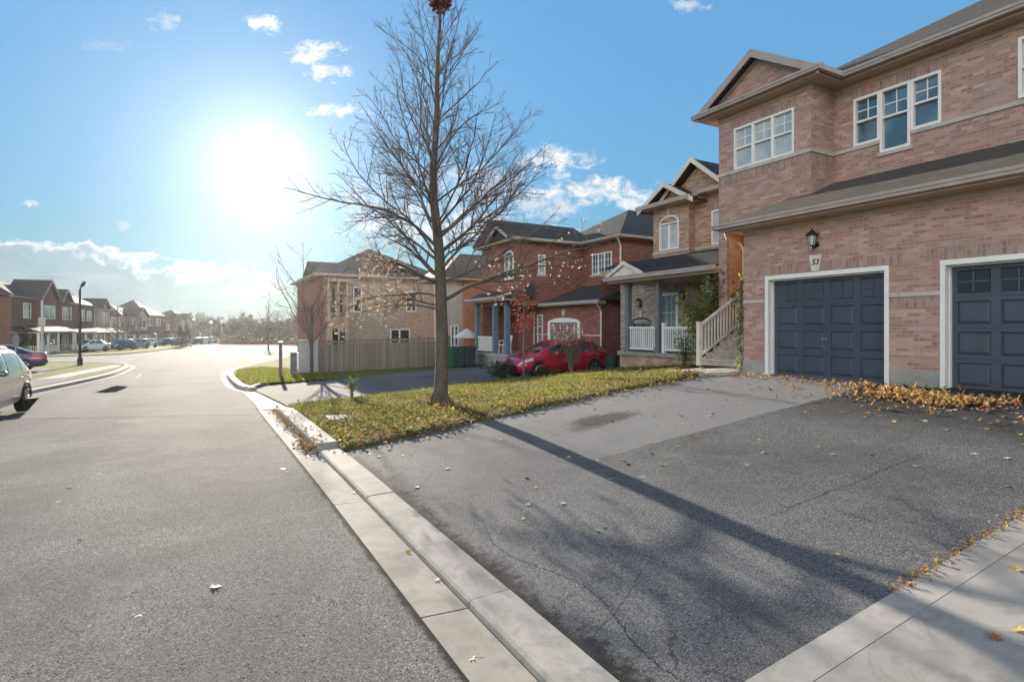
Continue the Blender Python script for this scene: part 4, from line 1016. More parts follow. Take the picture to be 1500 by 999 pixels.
# ================================================================== WOODEN FENCE
FN = wthing('wooden_fence', 'weathered grey board fence running along the far side of the neighbour drive', 'fence', (8, 28.9, .1))
fy = 28.9
def fz(x): return HL(x, fy)
for i in range(4):
    a = 5.25+i*1.72; b = a+1.62; p = MB(); n = 12
    for k in range(n):
        xa = a+(b-a)*k/n; xb = a+(b-a)*(k+1)/n-.012; z = fz((xa+xb)/2); p.box(xa, xb, fy-.012, fy+.012, z+.04, z+1.42+rng.uniform(-.008, .008))
    p.box(a, b, fy+.013, fy+.06, fz(a)+.3, fz(a)+.38); p.box(a, b, fy-.03, fy-.013, fz(b)+1.45, fz(b)+1.52)
    for j in range(10):
        x = a+(b-a)*(j+.5)/10; p.box(x-.06, x+.06, fy-.008, fy+.008, fz(x)+1.53, fz(x)+1.60)
    p.build('board_panel', M['fence'], FN)
for i in range(5):
    x = 5.2+i*1.72; p = MB(); p.box(x-.05, x+.05, fy-.05, fy+.05, fz(x)-.2, fz(x)+1.7); p.build('post', M['fence'], FN)
M['panel_grey'] = mat_plain('pale_grey_panel', (.42, .42, .42), .7, .3, vary=.1)
p = MB(); p.box(4.25, 5.14, fy-.02, fy+.02, -.25, 1.42); p.box(4.2, 5.15, fy-.05, fy+.05, 1.425, 1.52); p.build('end_panel', M['panel_grey'], FN)
# ================================================================== TREES
def rot_about(v, ax, ang): return Matrix.Rotation(ang, 3, ax) @ v
class Bare:
    """grows a bare tree: a trunk and recursively forking branches"""
    def __init__(s, seed): s.r = random.Random(seed); s.tips = []
    def path(s, p, d, L, n, wander, up):
        pts = [p.copy()]; d = d.normalized(); st = L/n
        for i in range(n):
            d = d+Vector((s.r.gauss(0, wander), s.r.gauss(0, wander), s.r.gauss(0, wander)+up)); d.normalize()
            pts.append(pts[-1]+d*st)
        return pts
    def branch(s, mb, p, d, L, r, lv, maxlv, den=1., up=.05, wander=.10, rmin=.0035):
        n = max(3, int(L/.22)) if lv < 3 else 3
        n = min(n, 14)
        pts = s.path(p, d, L, n, wander, up)
        rad = [max(rmin, r*(1-.82*(i/n)**.9)) for i in range(n+1)]
        mb.tube(pts, rad, 6 if lv == 1 else (4 if lv == 2 else 3), 0, False)
        s.tips.append((pts[-1], lv))
        if lv >= maxlv: 
            s.tips.append((pts[len(pts)//2], lv)); return
        k = int(L*den*(3.6 if lv == 1 else 5.0))+1
        for i in range(k):
            f = .18+.80*(i+s.r.random()*.8)/k
            j = min(n-1, int(f*n)); q = pts[j].lerp(pts[j+1], f*n-j)
            dd = (pts[j+1]-pts[j]).normalized(); ax = dd.orthogonal().normalized(); ax = rot_about(ax, dd, s.r.uniform(0, 2*math.pi))
            nd = rot_about(dd, ax, R(s.r.uniform(28, 58))); nd.z += .18; nd.normalize()
            l2 = L*(1-f*.65)*s.r.uniform(.28, .55)
            if l2 < .07: continue
            s.branch(mb, q, nd, l2, max(rmin, rad[j]*.62), lv+1, maxlv, den, up, wander*1.15, rmin)

def leaf_quads(mb, tips, rnd, n, size, spread, tint, hang=.6):
    for i in range(n):
        p = tips[rnd.randrange(len(tips))]
        c = Vector(p)+Vector((rnd.gauss(0, spread), rnd.gauss(0, spread), rnd.gauss(0, spread)-size*.4))
        add_leaf(mb, c, size*rnd.uniform(.6, 1.25), rnd, tint, hang)
def add_leaf(mb, c, s, rnd, tint, hang=.6):
    a = Vector((rnd.gauss(0, 1), rnd.gauss(0, 1), rnd.gauss(0, 1)*.5-hang)).normalized(); b = a.orthogonal().normalized(); b = rot_about(b, a, rnd.uniform(0, 6.28)); nrm = a.cross(b)
    w = s*.42; f = nrm*s*.10
    mb.face([c-a*s*.5, c-b*w*.6-a*s*.1+f, c-b*w*.35+a*s*.28, c+a*s*.52, c+b*w*.35+a*s*.28, c+b*w*.6-a*s*.1+f]); tint.append(rnd.random())
def set_tint(o, tint, vals=None):
    at_ = o.data.attributes.new('tint', 'FLOAT', 'FACE'); n = len(o.data.polygons)
    at_.data.foreach_set('value', np.array(tint[:n] if len(tint) >= n else list(tint)+[.5]*(n-len(tint)), dtype=np.float32))

# ---- the big bare tree on the lawn
TX, TY = 5.1, 12.75; TZ = HLz(TX, TY)
TREE = wthing('bare_tree', 'tall bare street tree with straight trunk and a few withered leaves on the lawn strip', 'tree', (TX, TY, TZ-.05))
b = Bare(11); RTV = Vector((RT[0], RT[1], 0)); FWV = Vector((FW[0], FW[1], 0))
def trunk_at(h): return Vector((TX, TY, TZ))+RTV*(-.012*h+.085*math.sin(h*.8+.4)*min(1, h/2.5)+.03*math.sin(h*2.1)*min(1, h/3))+FWV*(.03*math.sin(h*.9)) + Vector((0, 0, h))
tm = MB(); hs = [-.12, .0, .12, .3, .6, 1, 1.5, 2, 2.5, 3, 3.6, 4.2, 4.9, 5.6, 6.3, 7, 7.7, 8.4, 9.1, 9.8, 10.6]
def trad(h): return lerp_tab(h, [(-.12, .27), (0, .225), (.12, .19), (.35, .168), (1, .154), (2.2, .143), (3, .134), (5, .10), (7, .066), (9, .038), (10.6, .012)])
tm.tube([trunk_at(h) for h in hs], [trad(h) for h in hs], 14)
for k in range(5):      # root flare
    t = k*1.26+.4; c = trunk_at(0); tm.tube([c+Vector((math.cos(t)*.12, math.sin(t)*.12, .28)), c+Vector((math.cos(t)*.22, math.sin(t)*.22, .06)), c+Vector((math.cos(t)*.36, math.sin(t)*.36, -.06))], [.06, .07, .04], 6)
tm.build('trunk', M['bark'], TREE, True)
bm_ = MB(); lowtips = []
def limb(h, az, elev, L, r, up, seed=None, collect=False, den=1., maxlv=4):
    d = (RTV*math.cos(az)+FWV*math.sin(az))*math.cos(elev)+Vector((0, 0, math.sin(elev)))
    n0 = len(b.tips); b.branch(bm_, trunk_at(h)+d*trad(h)*.5, d, L, r, 1, maxlv, den, up)
    if collect: lowtips.extend([t[0] for t in b.tips[n0:] if t[1] >= 2])
# limbs the photograph shows on their own: (height, azimuth from the right-hand side, rise, length, radius, upward bend)
limb(2.25, R(178), R(12), 2.1, .030, -.05, collect=True, den=1.3); limb(2.35, R(160), R(8), 2.3, .026, -.05, collect=True, den=1.3); limb(2.55, R(196), R(16), 2.5, .030, -.06, collect=True, den=1.3)
limb(2.45, R(-4), R(24), 3.9, .056, .035)
limb(2.85, R(172), R(30), 2.7, .05, -.05, collect=True); limb(2.9, R(215), R(20), 2.4, .04, -.05, collect=True)
limb(3.05, R(150), R(26), 2.4, .045, -.03, collect=True)
limb(3.4, R(183), R(40), 2.9, .038, -.01, den=1.2); limb(3.7, R(176), R(50), 3.9, .046, -.045, den=1.2)
limb(3.6, R(5), R(44), 3.0, .042, .0, den=1.2); limb(3.95, R(-20), R(38), 3.0, .038, .01, den=1.2); limb(4.2, R(12), R(55), 3.0, .038, .02, den=1.2)
hh = 2.9; k = 0
while hh < 10.3:
    az = R(k*137.5+20+b.r.uniform(-20, 20)); f = (hh-2.9)/7.4
    L = (3.35*(1-f)**.75+.55)*b.r.uniform(.75, 1.08); el = R(lerp_tab(hh, [(2.9, 30), (4.5, 44), (7, 56), (10, 68)])+b.r.uniform(-8, 8))
    limb(hh, az, el, L, max(.010, trad(hh)*.27), .02+.02*f, den=1.6 if hh < 6 else 1.4)
    hh += b.r.uniform(.11, .18); k += 1
bm_.build('branches', M['twig'], TREE, True)
lf = MB(); tint = []; rr = random.Random(5)
left = [p for p in lowtips if (p-Vector((TX, TY, 0))).dot(RTV) < -.7]
leaf_quads(lf, left, rr, 950, .08, .09, tint)
rt = [p for p, lv in b.tips if lv >= 2 and p.z-TZ < 3.4 and (p-Vector((TX, TY, 0))).dot(RTV) > .4]
leaf_quads(lf, rt, rr, 110, .085, .10, tint)
far_r = [p for p, lv in b.tips if (p-Vector((TX, TY, 0))).dot(RTV) > 2.6]
leaf_quads(lf, far_r or rt, rr, 36, .075, .06, tint)
leaf_quads(lf, [p for p, lv in b.tips], rr, 130, .07, .06, tint)
lo_ = lf.build('leaves', M['leaf_tree'], TREE); set_tint(lo_, tint)
# clump of dead leaves near the top
nb = MB(); tint = []; c0 = trunk_at(9.72)
for i in range(420):
    v = Vector((rr.gauss(0, 1), rr.gauss(0, 1), rr.gauss(0, 1))).normalized()*(rr.random()**.4); c = c0+Vector((v.x*.28, v.y*.28, v.z*.34)); add_leaf(nb, c, rr.uniform(.08, .15), rr, tint, .1)
for i in range(60):
    v = Vector((rr.gauss(0, 1), rr.gauss(0, 1), rr.gauss(0, .6))).normalized(); nb.tube([c0-v*.1, c0+v*rr.uniform(.22, .36)], .006, 3); tint += [.5]*5
no = nb.build('leaf_nest', M['leaf_red'] if 0 else mat_leafy('dead_leaf_clump', [(.10, .02, .018), (.18, .045, .03), (.07, .02, .02)], .2)); set_tint(no, tint)
tag(no, 'dark reddish clump of dead leaves lodged near the top of the big bare tree', 'nest')

def small_bare(name, label, x, y, z, h, r, seed, spread=.9, group=None, bark='twig', n=14, maxlv=3, base=.25, leaf=None, leafn=0, leafs=.06, den=1., fork=0, rmin=.006):
    T = wthing(name, label, 'tree', (x, y, z), group); bb = Bare(seed); t = MB(); p0 = Vector((x, y, z-.1))
    lean = Vector((bb.r.gauss(0, .03), bb.r.gauss(0, .03), 0)); hs = [0, .1, .3, .5, .7, .85, 1.]
    P = lambda f: p0+lean*h*f*f+Vector((0, 0, h*f)); rd = lambda f: r*(1.15-1.0*f)+.005
    top = .5 if fork else 1.
    t.tube([P(f*top) for f in hs], [rd(f*top) for f in hs], 8); t.build('trunk', M[bark], T, True)
    c = MB()
    for i in range(n):
        f = base+(top-base)*(i+.5)/n; az = R(i*137.5+seed*31)
        if fork: el = R(bb.r.uniform(52, 78)); L = h*(1.02-f)*bb.r.uniform(.7, 1.0)
        else: el = R(25+45*f+bb.r.uniform(-8, 8)); L = h*.5*spread*(1.05-f)*bb.r.uniform(.7, 1.1)
        d = Vector((math.cos(az)*math.cos(el), math.sin(az)*math.cos(el), math.sin(el)))
        bb.branch(c, P(f), d, L, rd(f)*.5, 1, maxlv, den, .04 if not fork else -.01, .11, rmin)
    c.build('branches', M[bark], T, True)
    if leafn:
        q = MB(); ti = []; leaf_quads(q, [p for p, lv in bb.tips], bb.r, leafn, leafs, leafs*1.6, ti); o = q.build('leaves', M[leaf], T); set_tint(o, ti)
    return T
p = at(457, 551); small_bare('bare_tree', 'slender bare tree with upright forking limbs at the left end of the wooden fence', 4.75, 28.3, -.1, 6.7, .075, 3, 1.5, None, 'twig', 8, 4, .10, None, 0, .06, .5, 1, .006)
p = at(393, 513); small_bare('bare_tree', 'small bare street tree standing by the bright junction beyond the corner lawn', *p, 6.6, .10, 8, 1.25, None, 'twig', 22, 3, .28, None, 0, .06, .8, 0, .013)
small_bare('ornamental_tree', 'thin young tree with red leaves in front of the slate porch posts', 10.15, 17.45, HL(10.15, 17.4)+.05, 3.5, .03, 21, .9, None, 'bark_light', 14, 3, .4, 'leaf_red', 520, .07, 1.1, 0, .004)
p = at(6, 527); small_bare('red_leaved_tree', 'bushy tree with rusty red leaves at the left edge before the brick porch house', p[0]-1.5, p[1]-5, G(p[1]), 6.0, .12, 33, 1.1, None, 'twig', 24, 3, .15, 'leaf_pink', 2600, .16, .9)
# near twigs reaching in from the left edge belong to a tree outside the frame
ot = wthing('bare_tree', 'bare tree just outside the left edge whose twigs reach into the sky', 'tree', (-13.6, 18.5, -.1)); ob_ = MB(); bb = Bare(77)
tb = MB(); tb.tube([(-13.6, 18.5, -.3), (-13.6, 18.5, 2), (-13.5, 18.6, 4.6)], [.17, .15, .09], 8); tb.build('trunk', M['bark'], ot, True)
for k in range(9):
    az = R(k*137); bb.branch(ob_, Vector((-13.55, 18.55, 2+k*.3)), Vector((math.cos(az), math.sin(az), .45)), 2.6, .05, 1, 3, .8)
for z_, L in ((3.6, 3.3), (4.1, 3.4)): bb.branch(ob_, Vector((-13.5, 18.6, z_)), Vector((.80, .62, -.02)), L, .055, 1, 3, .8, -.01)
ob_.build('branches', M['twig'], ot, True)

# ---- shrubs: many small leaves on thin stems
def shrub(name, label, x, y, z, h, w, n, size, mat, seed, stems=9, cat='shrub', shape=None, group=None, stemmat='twig'):
    T = wthing(name, label, cat, (x, y, z), group); rr = random.Random(seed); s = MB(); tips = []
    for i in range(stems):
        a = rr.uniform(0, 6.28); k = rr.uniform(.25, 1.); L = h*rr.uniform(.6, 1.0)
        e = Vector((x+math.cos(a)*w*.5*k, y+math.sin(a)*w*.5*k, z+L)); m_ = Vector((x+math.cos(a)*w*.16*k, y+math.sin(a)*w*.16*k, z+L*.55))
        s.tube([(x+math.cos(a)*.03, y+math.sin(a)*.03, z-.05), m_, e], [.012, .009, .004], 4)
        for j in range(7):
            f = rr.uniform(.3, 1); c = m_.lerp(e, f*2-1) if f > .5 else Vector((x, y, z)).lerp(m_, f*2); q = c+Vector((rr.gauss(0, w*.13), rr.gauss(0, w*.13), rr.gauss(.05, h*.07))); s.tube([c, q], [.005, .003], 3); tips.append(q)
    s.build('stems', M[stemmat], T)
    l = MB(); ti = []; leaf_quads(l, tips, rr, n, size, size*.9, ti, .2); o = l.build('leaves', M[mat], T); set_tint(o, ti); return T
shrub('dry_shrub', 'upright shrub with dry pinkish foliage behind the rear of the red car', 12.05, 17.25, HL(12.05, 17.2)+.04, 1.85, 1.2, 800, .075, 'leaf_pink', 4, 26, stemmat='bark_light')
shrub('dark_shrub', 'low dark bushy shrub at the edge of the lawn below the red car bumper', 9.75, 18.35, HL(9.75, 18.3), .75, 1.3, 1500, .07, 'leaf_dark', 5, 14)
shrub('dark_shrub', 'low sprawling dark ground shrub in the shade beside the front wheel of the red car', 11.0, 17.75, HL(11, 17.7), .42, 1.9, 1400, .06, 'leaf_dark', 6, 16)
p = at(515, 583, HLz); shrub('weed', 'lone leafy weed growing on the lawn beside the shaded drive', p[0], p[1], HLz(p[0], p[1]), .68, .34, 190, .06, 'leaf_green', 7, 8, 'weed')
shrub('porch_bush', 'tall yellow-green bush leaning against the stair railing in front of the porch', 12.95, 11.65, HL(13, 11.6), 2.45, 1.2, 2000, .12, 'leaf_green', 8, 14)
shrub('porch_bush', 'dark leafy climber hanging in the porch corner behind the yellow-green bush', 13.9, 12.05, HL(13.9, 12.)+.5, 2.6, 1.0, 650, .10, 'leaf_dark', 9, 14)
shrub('porch_bush', 'small pale green plant spilling over the white porch railing', 13.3, 12.9, HL(13.3, 12.9), 1.35, .7, 260, .09, 'leaf_green', 19, 8)
# creeper on the garage corner
T = wthing('creeper', 'yellow-green creeper climbing the garage corner beside the stairs', 'climbing plant', (GXF-.05, 9.42, 1.05)); cs = MB(); cl = MB(); ti = []; rr = random.Random(12); tp_ = []
for k in range(4):
    pts = [(GXF+.02-rr.uniform(-.03, .05), 9.42+rr.uniform(0, .06), 1.05+i*.25) for i in range(8+k*2)]; pts = [q for q in pts if q[2] < 3.5]; cs.tube(pts, .008, 4); tp_ += [Vector(q) for q in pts]
leaf_quads(cl, tp_, rr, 330, .085, .07, ti, .4); cs.build('stems', M['twig'], T); o = cl.build('leaves', M['leaf_green'], T); set_tint(o, ti)

# ---- far trees, each its own
def far_tree(label, x, y, h, w, seed, n=700, mat='leaf_dark', bare=False, size=.5):
    z = G(y)-.1
    if bare: return small_bare('bare_tree', label, x, y, z, h, .16, seed, w/h*2, 'trees at the end of the street', 'twig', 20, 3, .2, None, 0, .1, .45, 0, .022)
    T = wthing('evergreen_tree', label, 'tree', (x, y, z), 'trees at the end of the street'); rr = random.Random(seed); t = MB(); t.tube([(x, y, z), (x, y, z+h*.6)], [.2, .08], 6); t.build('trunk', M['bark'], T)
    c = MB(); ti = []
    cl = [(rr.uniform(-.5, .5)*w*(1-f*.55), rr.uniform(-.5, .5)*w*(1-f*.55), h*(.18+.76*f), w*.26*(1.15-f*.7)) for f in [rr.random() for _ in range(26)]]
    for i in range(n):
        q = cl[rr.randrange(len(cl))]; v = Vector((rr.gauss(0, 1), rr.gauss(0, 1), rr.gauss(0, 1))).normalized()*q[3]*rr.random()**.5
        add_leaf(c, Vector((x+q[0]+v.x, y+q[1]+v.y, z+q[2]+v.z)), size*rr.uniform(.6, 1.2), rr, ti, 0)
    o = c.build('crown', M[mat], T); set_tint(o, ti); return T
def pxD(px, D): 
    t = (px-CX)/F; return D*(FW[0]+t*RT[0]), D*(FW[1]+t*RT[1])
def far_h(py, D, y): return CAMZ+(CY-py)/F*D-G(y)+.1
# (px, depth, top py, width, kind, label)
for i, (px, D, py, wd, kind, lab) in enumerate([
    (186, 92, 443, 5, 'b', 'bare tree behind the row of parked cars left of the far houses'),
    (172, 80, 448, 4, 'b', 'bare tree beside the last porch house of the left row'),
    (287, 150, 462, 9, 'b', 'wide bare tree behind the roofs of the far brick houses'),
    (299, 160, 458, 8, 'b', 'tallest bare tree over the far end of the street'),
    (313, 165, 464, 9, 'e', 'dark tree just left of the far white street lamps'),
    (326, 150, 470, 8, 'e', 'dark rounded tree between the two far white lamps'),
    (339, 170, 462, 8, 'b', 'bare tree over the dark hedge at the end of the street'),
    (346, 140, 468, 7, 'e', 'dark spiky tree above the left end of the rusty far hedge'),
    (366, 150, 462, 7, 'b', 'bare tree rising over the left half of the rusty far hedge'),
    (407, 140, 456, 8, 'b', 'large bare tree right of the small street tree'),
    (420, 128, 470, 9, 'e', 'grey green tree at the right end of the rusty far hedge'),
    (436, 118, 462, 8, 'b', 'bare tree showing just left of the slender forked tree'),
    (203, 98, 450, 4, 'b', 'thin bare tree in front of the second far house'),
    (354, 136, 468, 8, 'e', 'dark tree over the rusty far hedge, a little right of the spiky one'), (376, 134, 466, 9, 'e', 'broad dark tree behind the middle of the rusty far hedge'), (388, 132, 470, 8, 'e', 'dark tree just left of the small street tree'), (431, 126, 468, 9, 'e', 'dark tree directly left of the slender forked tree'), (302, 152, 470, 8, 'e', 'low dark tree above the farthest white car')]):
    x, y = pxD(px, D); far_tree(lab, x, y, far_h(py, D, y), wd, 50+i, 500, 'leaf_dark', kind == 'b', .7)
for i, (px, D, lab) in enumerate([(264, 96, 'left one of two dark conical shrubs beside the far parked cars'), (273, 94, 'right one of two dark conical shrubs beside the far parked cars')]):
    x, y = pxD(px, D); z = G(y); T = wthing('conical_shrub', lab, 'shrub', (x, y, z), 'conical shrubs'); c = MB(); ti = []; rr = random.Random(90+i)
    for k in range(500):
        f = rr.random(); rad = .95*(1-f)**.8*rr.random()**.4; a = rr.uniform(0, 6.28); add_leaf(c, Vector((x+rad*math.cos(a), y+rad*math.sin(a), z+.1+f*(3.6+.5*i))), .3, rr, ti, 0)
    o = c.build('crown', M['leaf_dark'], T); set_tint(o, ti)
fw_ = MB(); ti = []; rr = random.Random(8)
for i in range(9000):
    px = rr.uniform(150, 470); D = rr.uniform(172, 200); x, y = pxD(px, D)
    if y > 203 or x < -88: continue
    hmx = 5.2+2.6*math.sin(px*.11)*math.sin(px*.037+1)+1.6*math.sin(px*.5)
    add_leaf(fw_, Vector((x, y, G(y)+max(.3, hmx)*rr.random()**.8)), rr.uniform(.7, 1.5), rr, ti, 0)
o = fw_.build('far_wood', M['leaf_dark']); set_tint(o, ti); tag(o, 'low dark band of distant woods closing the horizon behind the far houses', 'wood', kind='stuff')
x, y = pxD(20, 58)
shrub('round_bush', 'dark evergreen bush beside the oval sign in front of the left porch', *pxD(31, 56), G(60), 3.0, 1.6, 900, .2, 'leaf_dark', 41, 8)
shrub('round_bush', 'small clipped brown bush in front of the white porch railing', *pxD(80, 66), G(80)+.1, 1.1, 1.3, 400, .14, 'leaf_pink', 42, 8)

# ================================================================== LEFT ROW AND FAR HOUSES
def row_house(label, base, ang, w, d, eave, wallm, roofm, px_porch=True, gable=True, seed=0, trimpane='pane_blind', ridge=.5, flip=False):
    """local frame: +y is the front, x along the front"""
    T = thing('brick_house', label, 'house', base, ang, 'houses across the street'); rr = random.Random(seed); h = w/2
    wl = MB(); O, U, N = (0, 0, 0), (1, 0), (0, 1); wl.wall((0, 0, 0), (1, 0), (0, 1), -h, h, 0, eave); wl.wall((0, -d, 0), (1, 0), (0, -1), -h, h, 0, eave); wl.wall((-h, 0, 0), (0, 1), (-1, 0), -d, 0, 0, eave); wl.wall((h, 0, 0), (0, 1), (1, 0), -d, 0, 0, eave)
    g0, g1 = -h+.3, -h+.3+w*.48
    if flip: g0, g1 = h-.3-w*.44, h-.3
    if gable:
        wl.box(g0, g1, .001, .6, 0, eave); wl.face([(g1, .6, eave), ((g0+g1)/2, .6, eave+(g1-g0)/2*.75), (g0, .6, eave)])
    wl.build('wall', M[wallm], T)
    r = MB(); hip(r, -h-.35, h+.35, -d-.35, .35, eave+.12, ridge)
    if gable: gable_y(r, g0-.3, g1+.3, -2.5, .95, eave+.10, .75, .08)
    if px_porch: r.face([(-h+.1, 2.3, 2.55), (h+.1, 2.3, 2.55), (h-.3, .6, 3.15), (-h+.1, .6, 3.15)]); r.face([(h+.1, 2.3, 2.55), (h+.1, .0, 2.55), (h-.3, .6, 3.15)])
    r.build('roof', M[roofm], T)
    ev = MB(); ev.box(-h-.3, h+.3, -.01, .3, eave-.02, eave+.11)
    if gable: barge_y(ev, .96, g0-.3, g1+.3, eave+.11, .75, .2, .03, 0, 1)
    if px_porch: ev.box(-h+.1, h+.1, 2.1, 2.3, 2.38, 2.5); ev.box(h-.1, h+.1, .05, 2.1, 2.38, 2.5)
    ev.build('eaves', M['trim_mauve'], T)
    yf = .6 if gable else 0
    window(T, '+y', yf, g0+.7, g1-.7, eave-2.1, eave-.6, trimpane, .09, ((g0+g1)/2,), None, None, 0, .05)
    for a in (.10, .30) : a = -.85+a*1.4 if flip else a; window(T, '+y', 0, h*a+.15, h*a+.15+.8, eave-2.1, eave-.5, trimpane, .09, (), .5, None, 0, .05)
    window(T, '+x', h, -3.2, -2.2, eave-2.0, eave-.6, 'pane_dark', .09, (), .5, None, 0, .05)
    window(T, '+y', yf, g0+.5, g1-.5, .6, 2.2, 'pane_dark', .09, ((g0+g1)/2,), None, None, 0, .05)
    dr = MB(); dr.box(.6, 1.5, .001, .05, .35, 2.3); dr.build('front_door', M['door_blue'] if seed % 2 else M['trim_tan'], T)
    if px_porch:
        for xx in (-h+.2, -.2, h*.5, h-.05):
            p = MB(); p.box(xx-.10, xx+.10, 2.03, 2.23, .3, 2.36); p.build('porch_column', M['white_wood'], T)
        rl = MB(); railing(rl, (-.07, 2.13), (h*.5-.13, 2.13), .3, .3, .8, .16, .05); railing(rl, (h*.5+.13, 2.13), (h-.18, 2.13), .3, .3, .8, .16, .05); railing(rl, (h-.05, 2.0), (h-.05, .1), .3, .3, .8, .16, .05); rl.build('porch_railing', M['white_wood'], T)
        pf = MB(); pf.box(-h+.1, h+.1, .61, 2.35, 0, .3); pf.build('porch_floor', M['foundation'], T)
    return T
# front line of the left row: seen at these pixels and depths
A0 = np.array(pxD(78, 66)); A1 = np.array(pxD(172, 92)); ev_ = (A1-A0)/np.linalg.norm(A1-A0); rowang = math.atan2(ev_[1], ev_[0])   # local +x points away; +y must face the street
nrm = (ev_[1], -ev_[0])
def row_at(s): q = A0+ev_*s; return q
def place(s, w): q = row_at(s); return (q[0], q[1], G(q[1])-.0)
row = [(-5.8, 10.6, 'brick_brown', 'shingle_dark', 'dark red brick house with gabled front and white railed porch at the far left', 6.0),
       (3.6, 7.4, 'brick_dark_red', 'shingle_dark', 'red brick house directly behind the dark lamp post', 6.1),
       (11.8, 7.2, 'brick_brown', 'shingle_dark', 'brown brick house behind the white parked saloon', 6.1),
       (20.0, 7.2, 'brick_tan', 'shingle_dark', 'last house of the left row with cream porch columns behind the dark parked car', 6.0)]
for i, (s, w_, wm, rm, lab, ea) in enumerate(row):
    q = place(s, w_)
    # local x runs towards the viewer so that +y faces the street
    row_house(lab, q, math.atan2(nrm[1], nrm[0])-math.pi/2, w_, 9, ea, wm, rm, True, i != 2, i, ['pane_blue', 'pane_dark', 'pane_dark', 'pane_blue'][i], [.5, .42, .6, .5][i], i % 2 == 1)
for i, (px, D, w_, wm, lab) in enumerate([
    (196, 108, 8.5, 'brick_tan', 'far pale house with upstairs balcony window behind the glinting parked car'), (226, 118, 8, 'brick_brown', 'far brown house with steep dark roof right of the pale one'),
    (250, 132, 8, 'brick_dark_red', 'far brick house behind the conical shrubs'), (276, 145, 8, 'brick_tan', 'farthest pale house above the end of the parked cars'), (237, 150, 8, 'brick_brown', 'far house with a wide dark roof rising behind the brown one')]):
    x, y = pxD(px, D); row_house(lab, (x, y, G(y)-.2), math.atan2(nrm[1], nrm[0])-math.pi/2-.25, w_, 8, [5.8, 6.3, 5.5, 5.9, 6.6][i], wm, ['shingle_dark', 'shingle_grey', 'shingle_dark'][i % 3], i % 2 == 0, i not in (1, 4), 20+i, 'pane_dark', [.5, .75, .45, .6, .7][i], i % 2 == 1)
# rusty hedge strip closing the view
x0_, y0_ = pxD(322, 128); x1_, y1_ = pxD(440, 118)
T = wthing('rusty_hedge', 'low rusty brown hedge strip closing the far end of the street', 'hedge', (x0_, y0_, G(y0_))); c = MB(); ti = []; rr = random.Random(3)
for k in range(2600):
    f = rr.random(); add_leaf(c, Vector((x0_+(x1_-x0_)*f, y0_+(y1_-y0_)*f+rr.uniform(-.5, .5), G(y0_)+rr.uniform(0, 1.0))), .4, rr, ti, 0)
o = c.build('foliage', M['leaf_pink'], T); set_tint(o, ti)

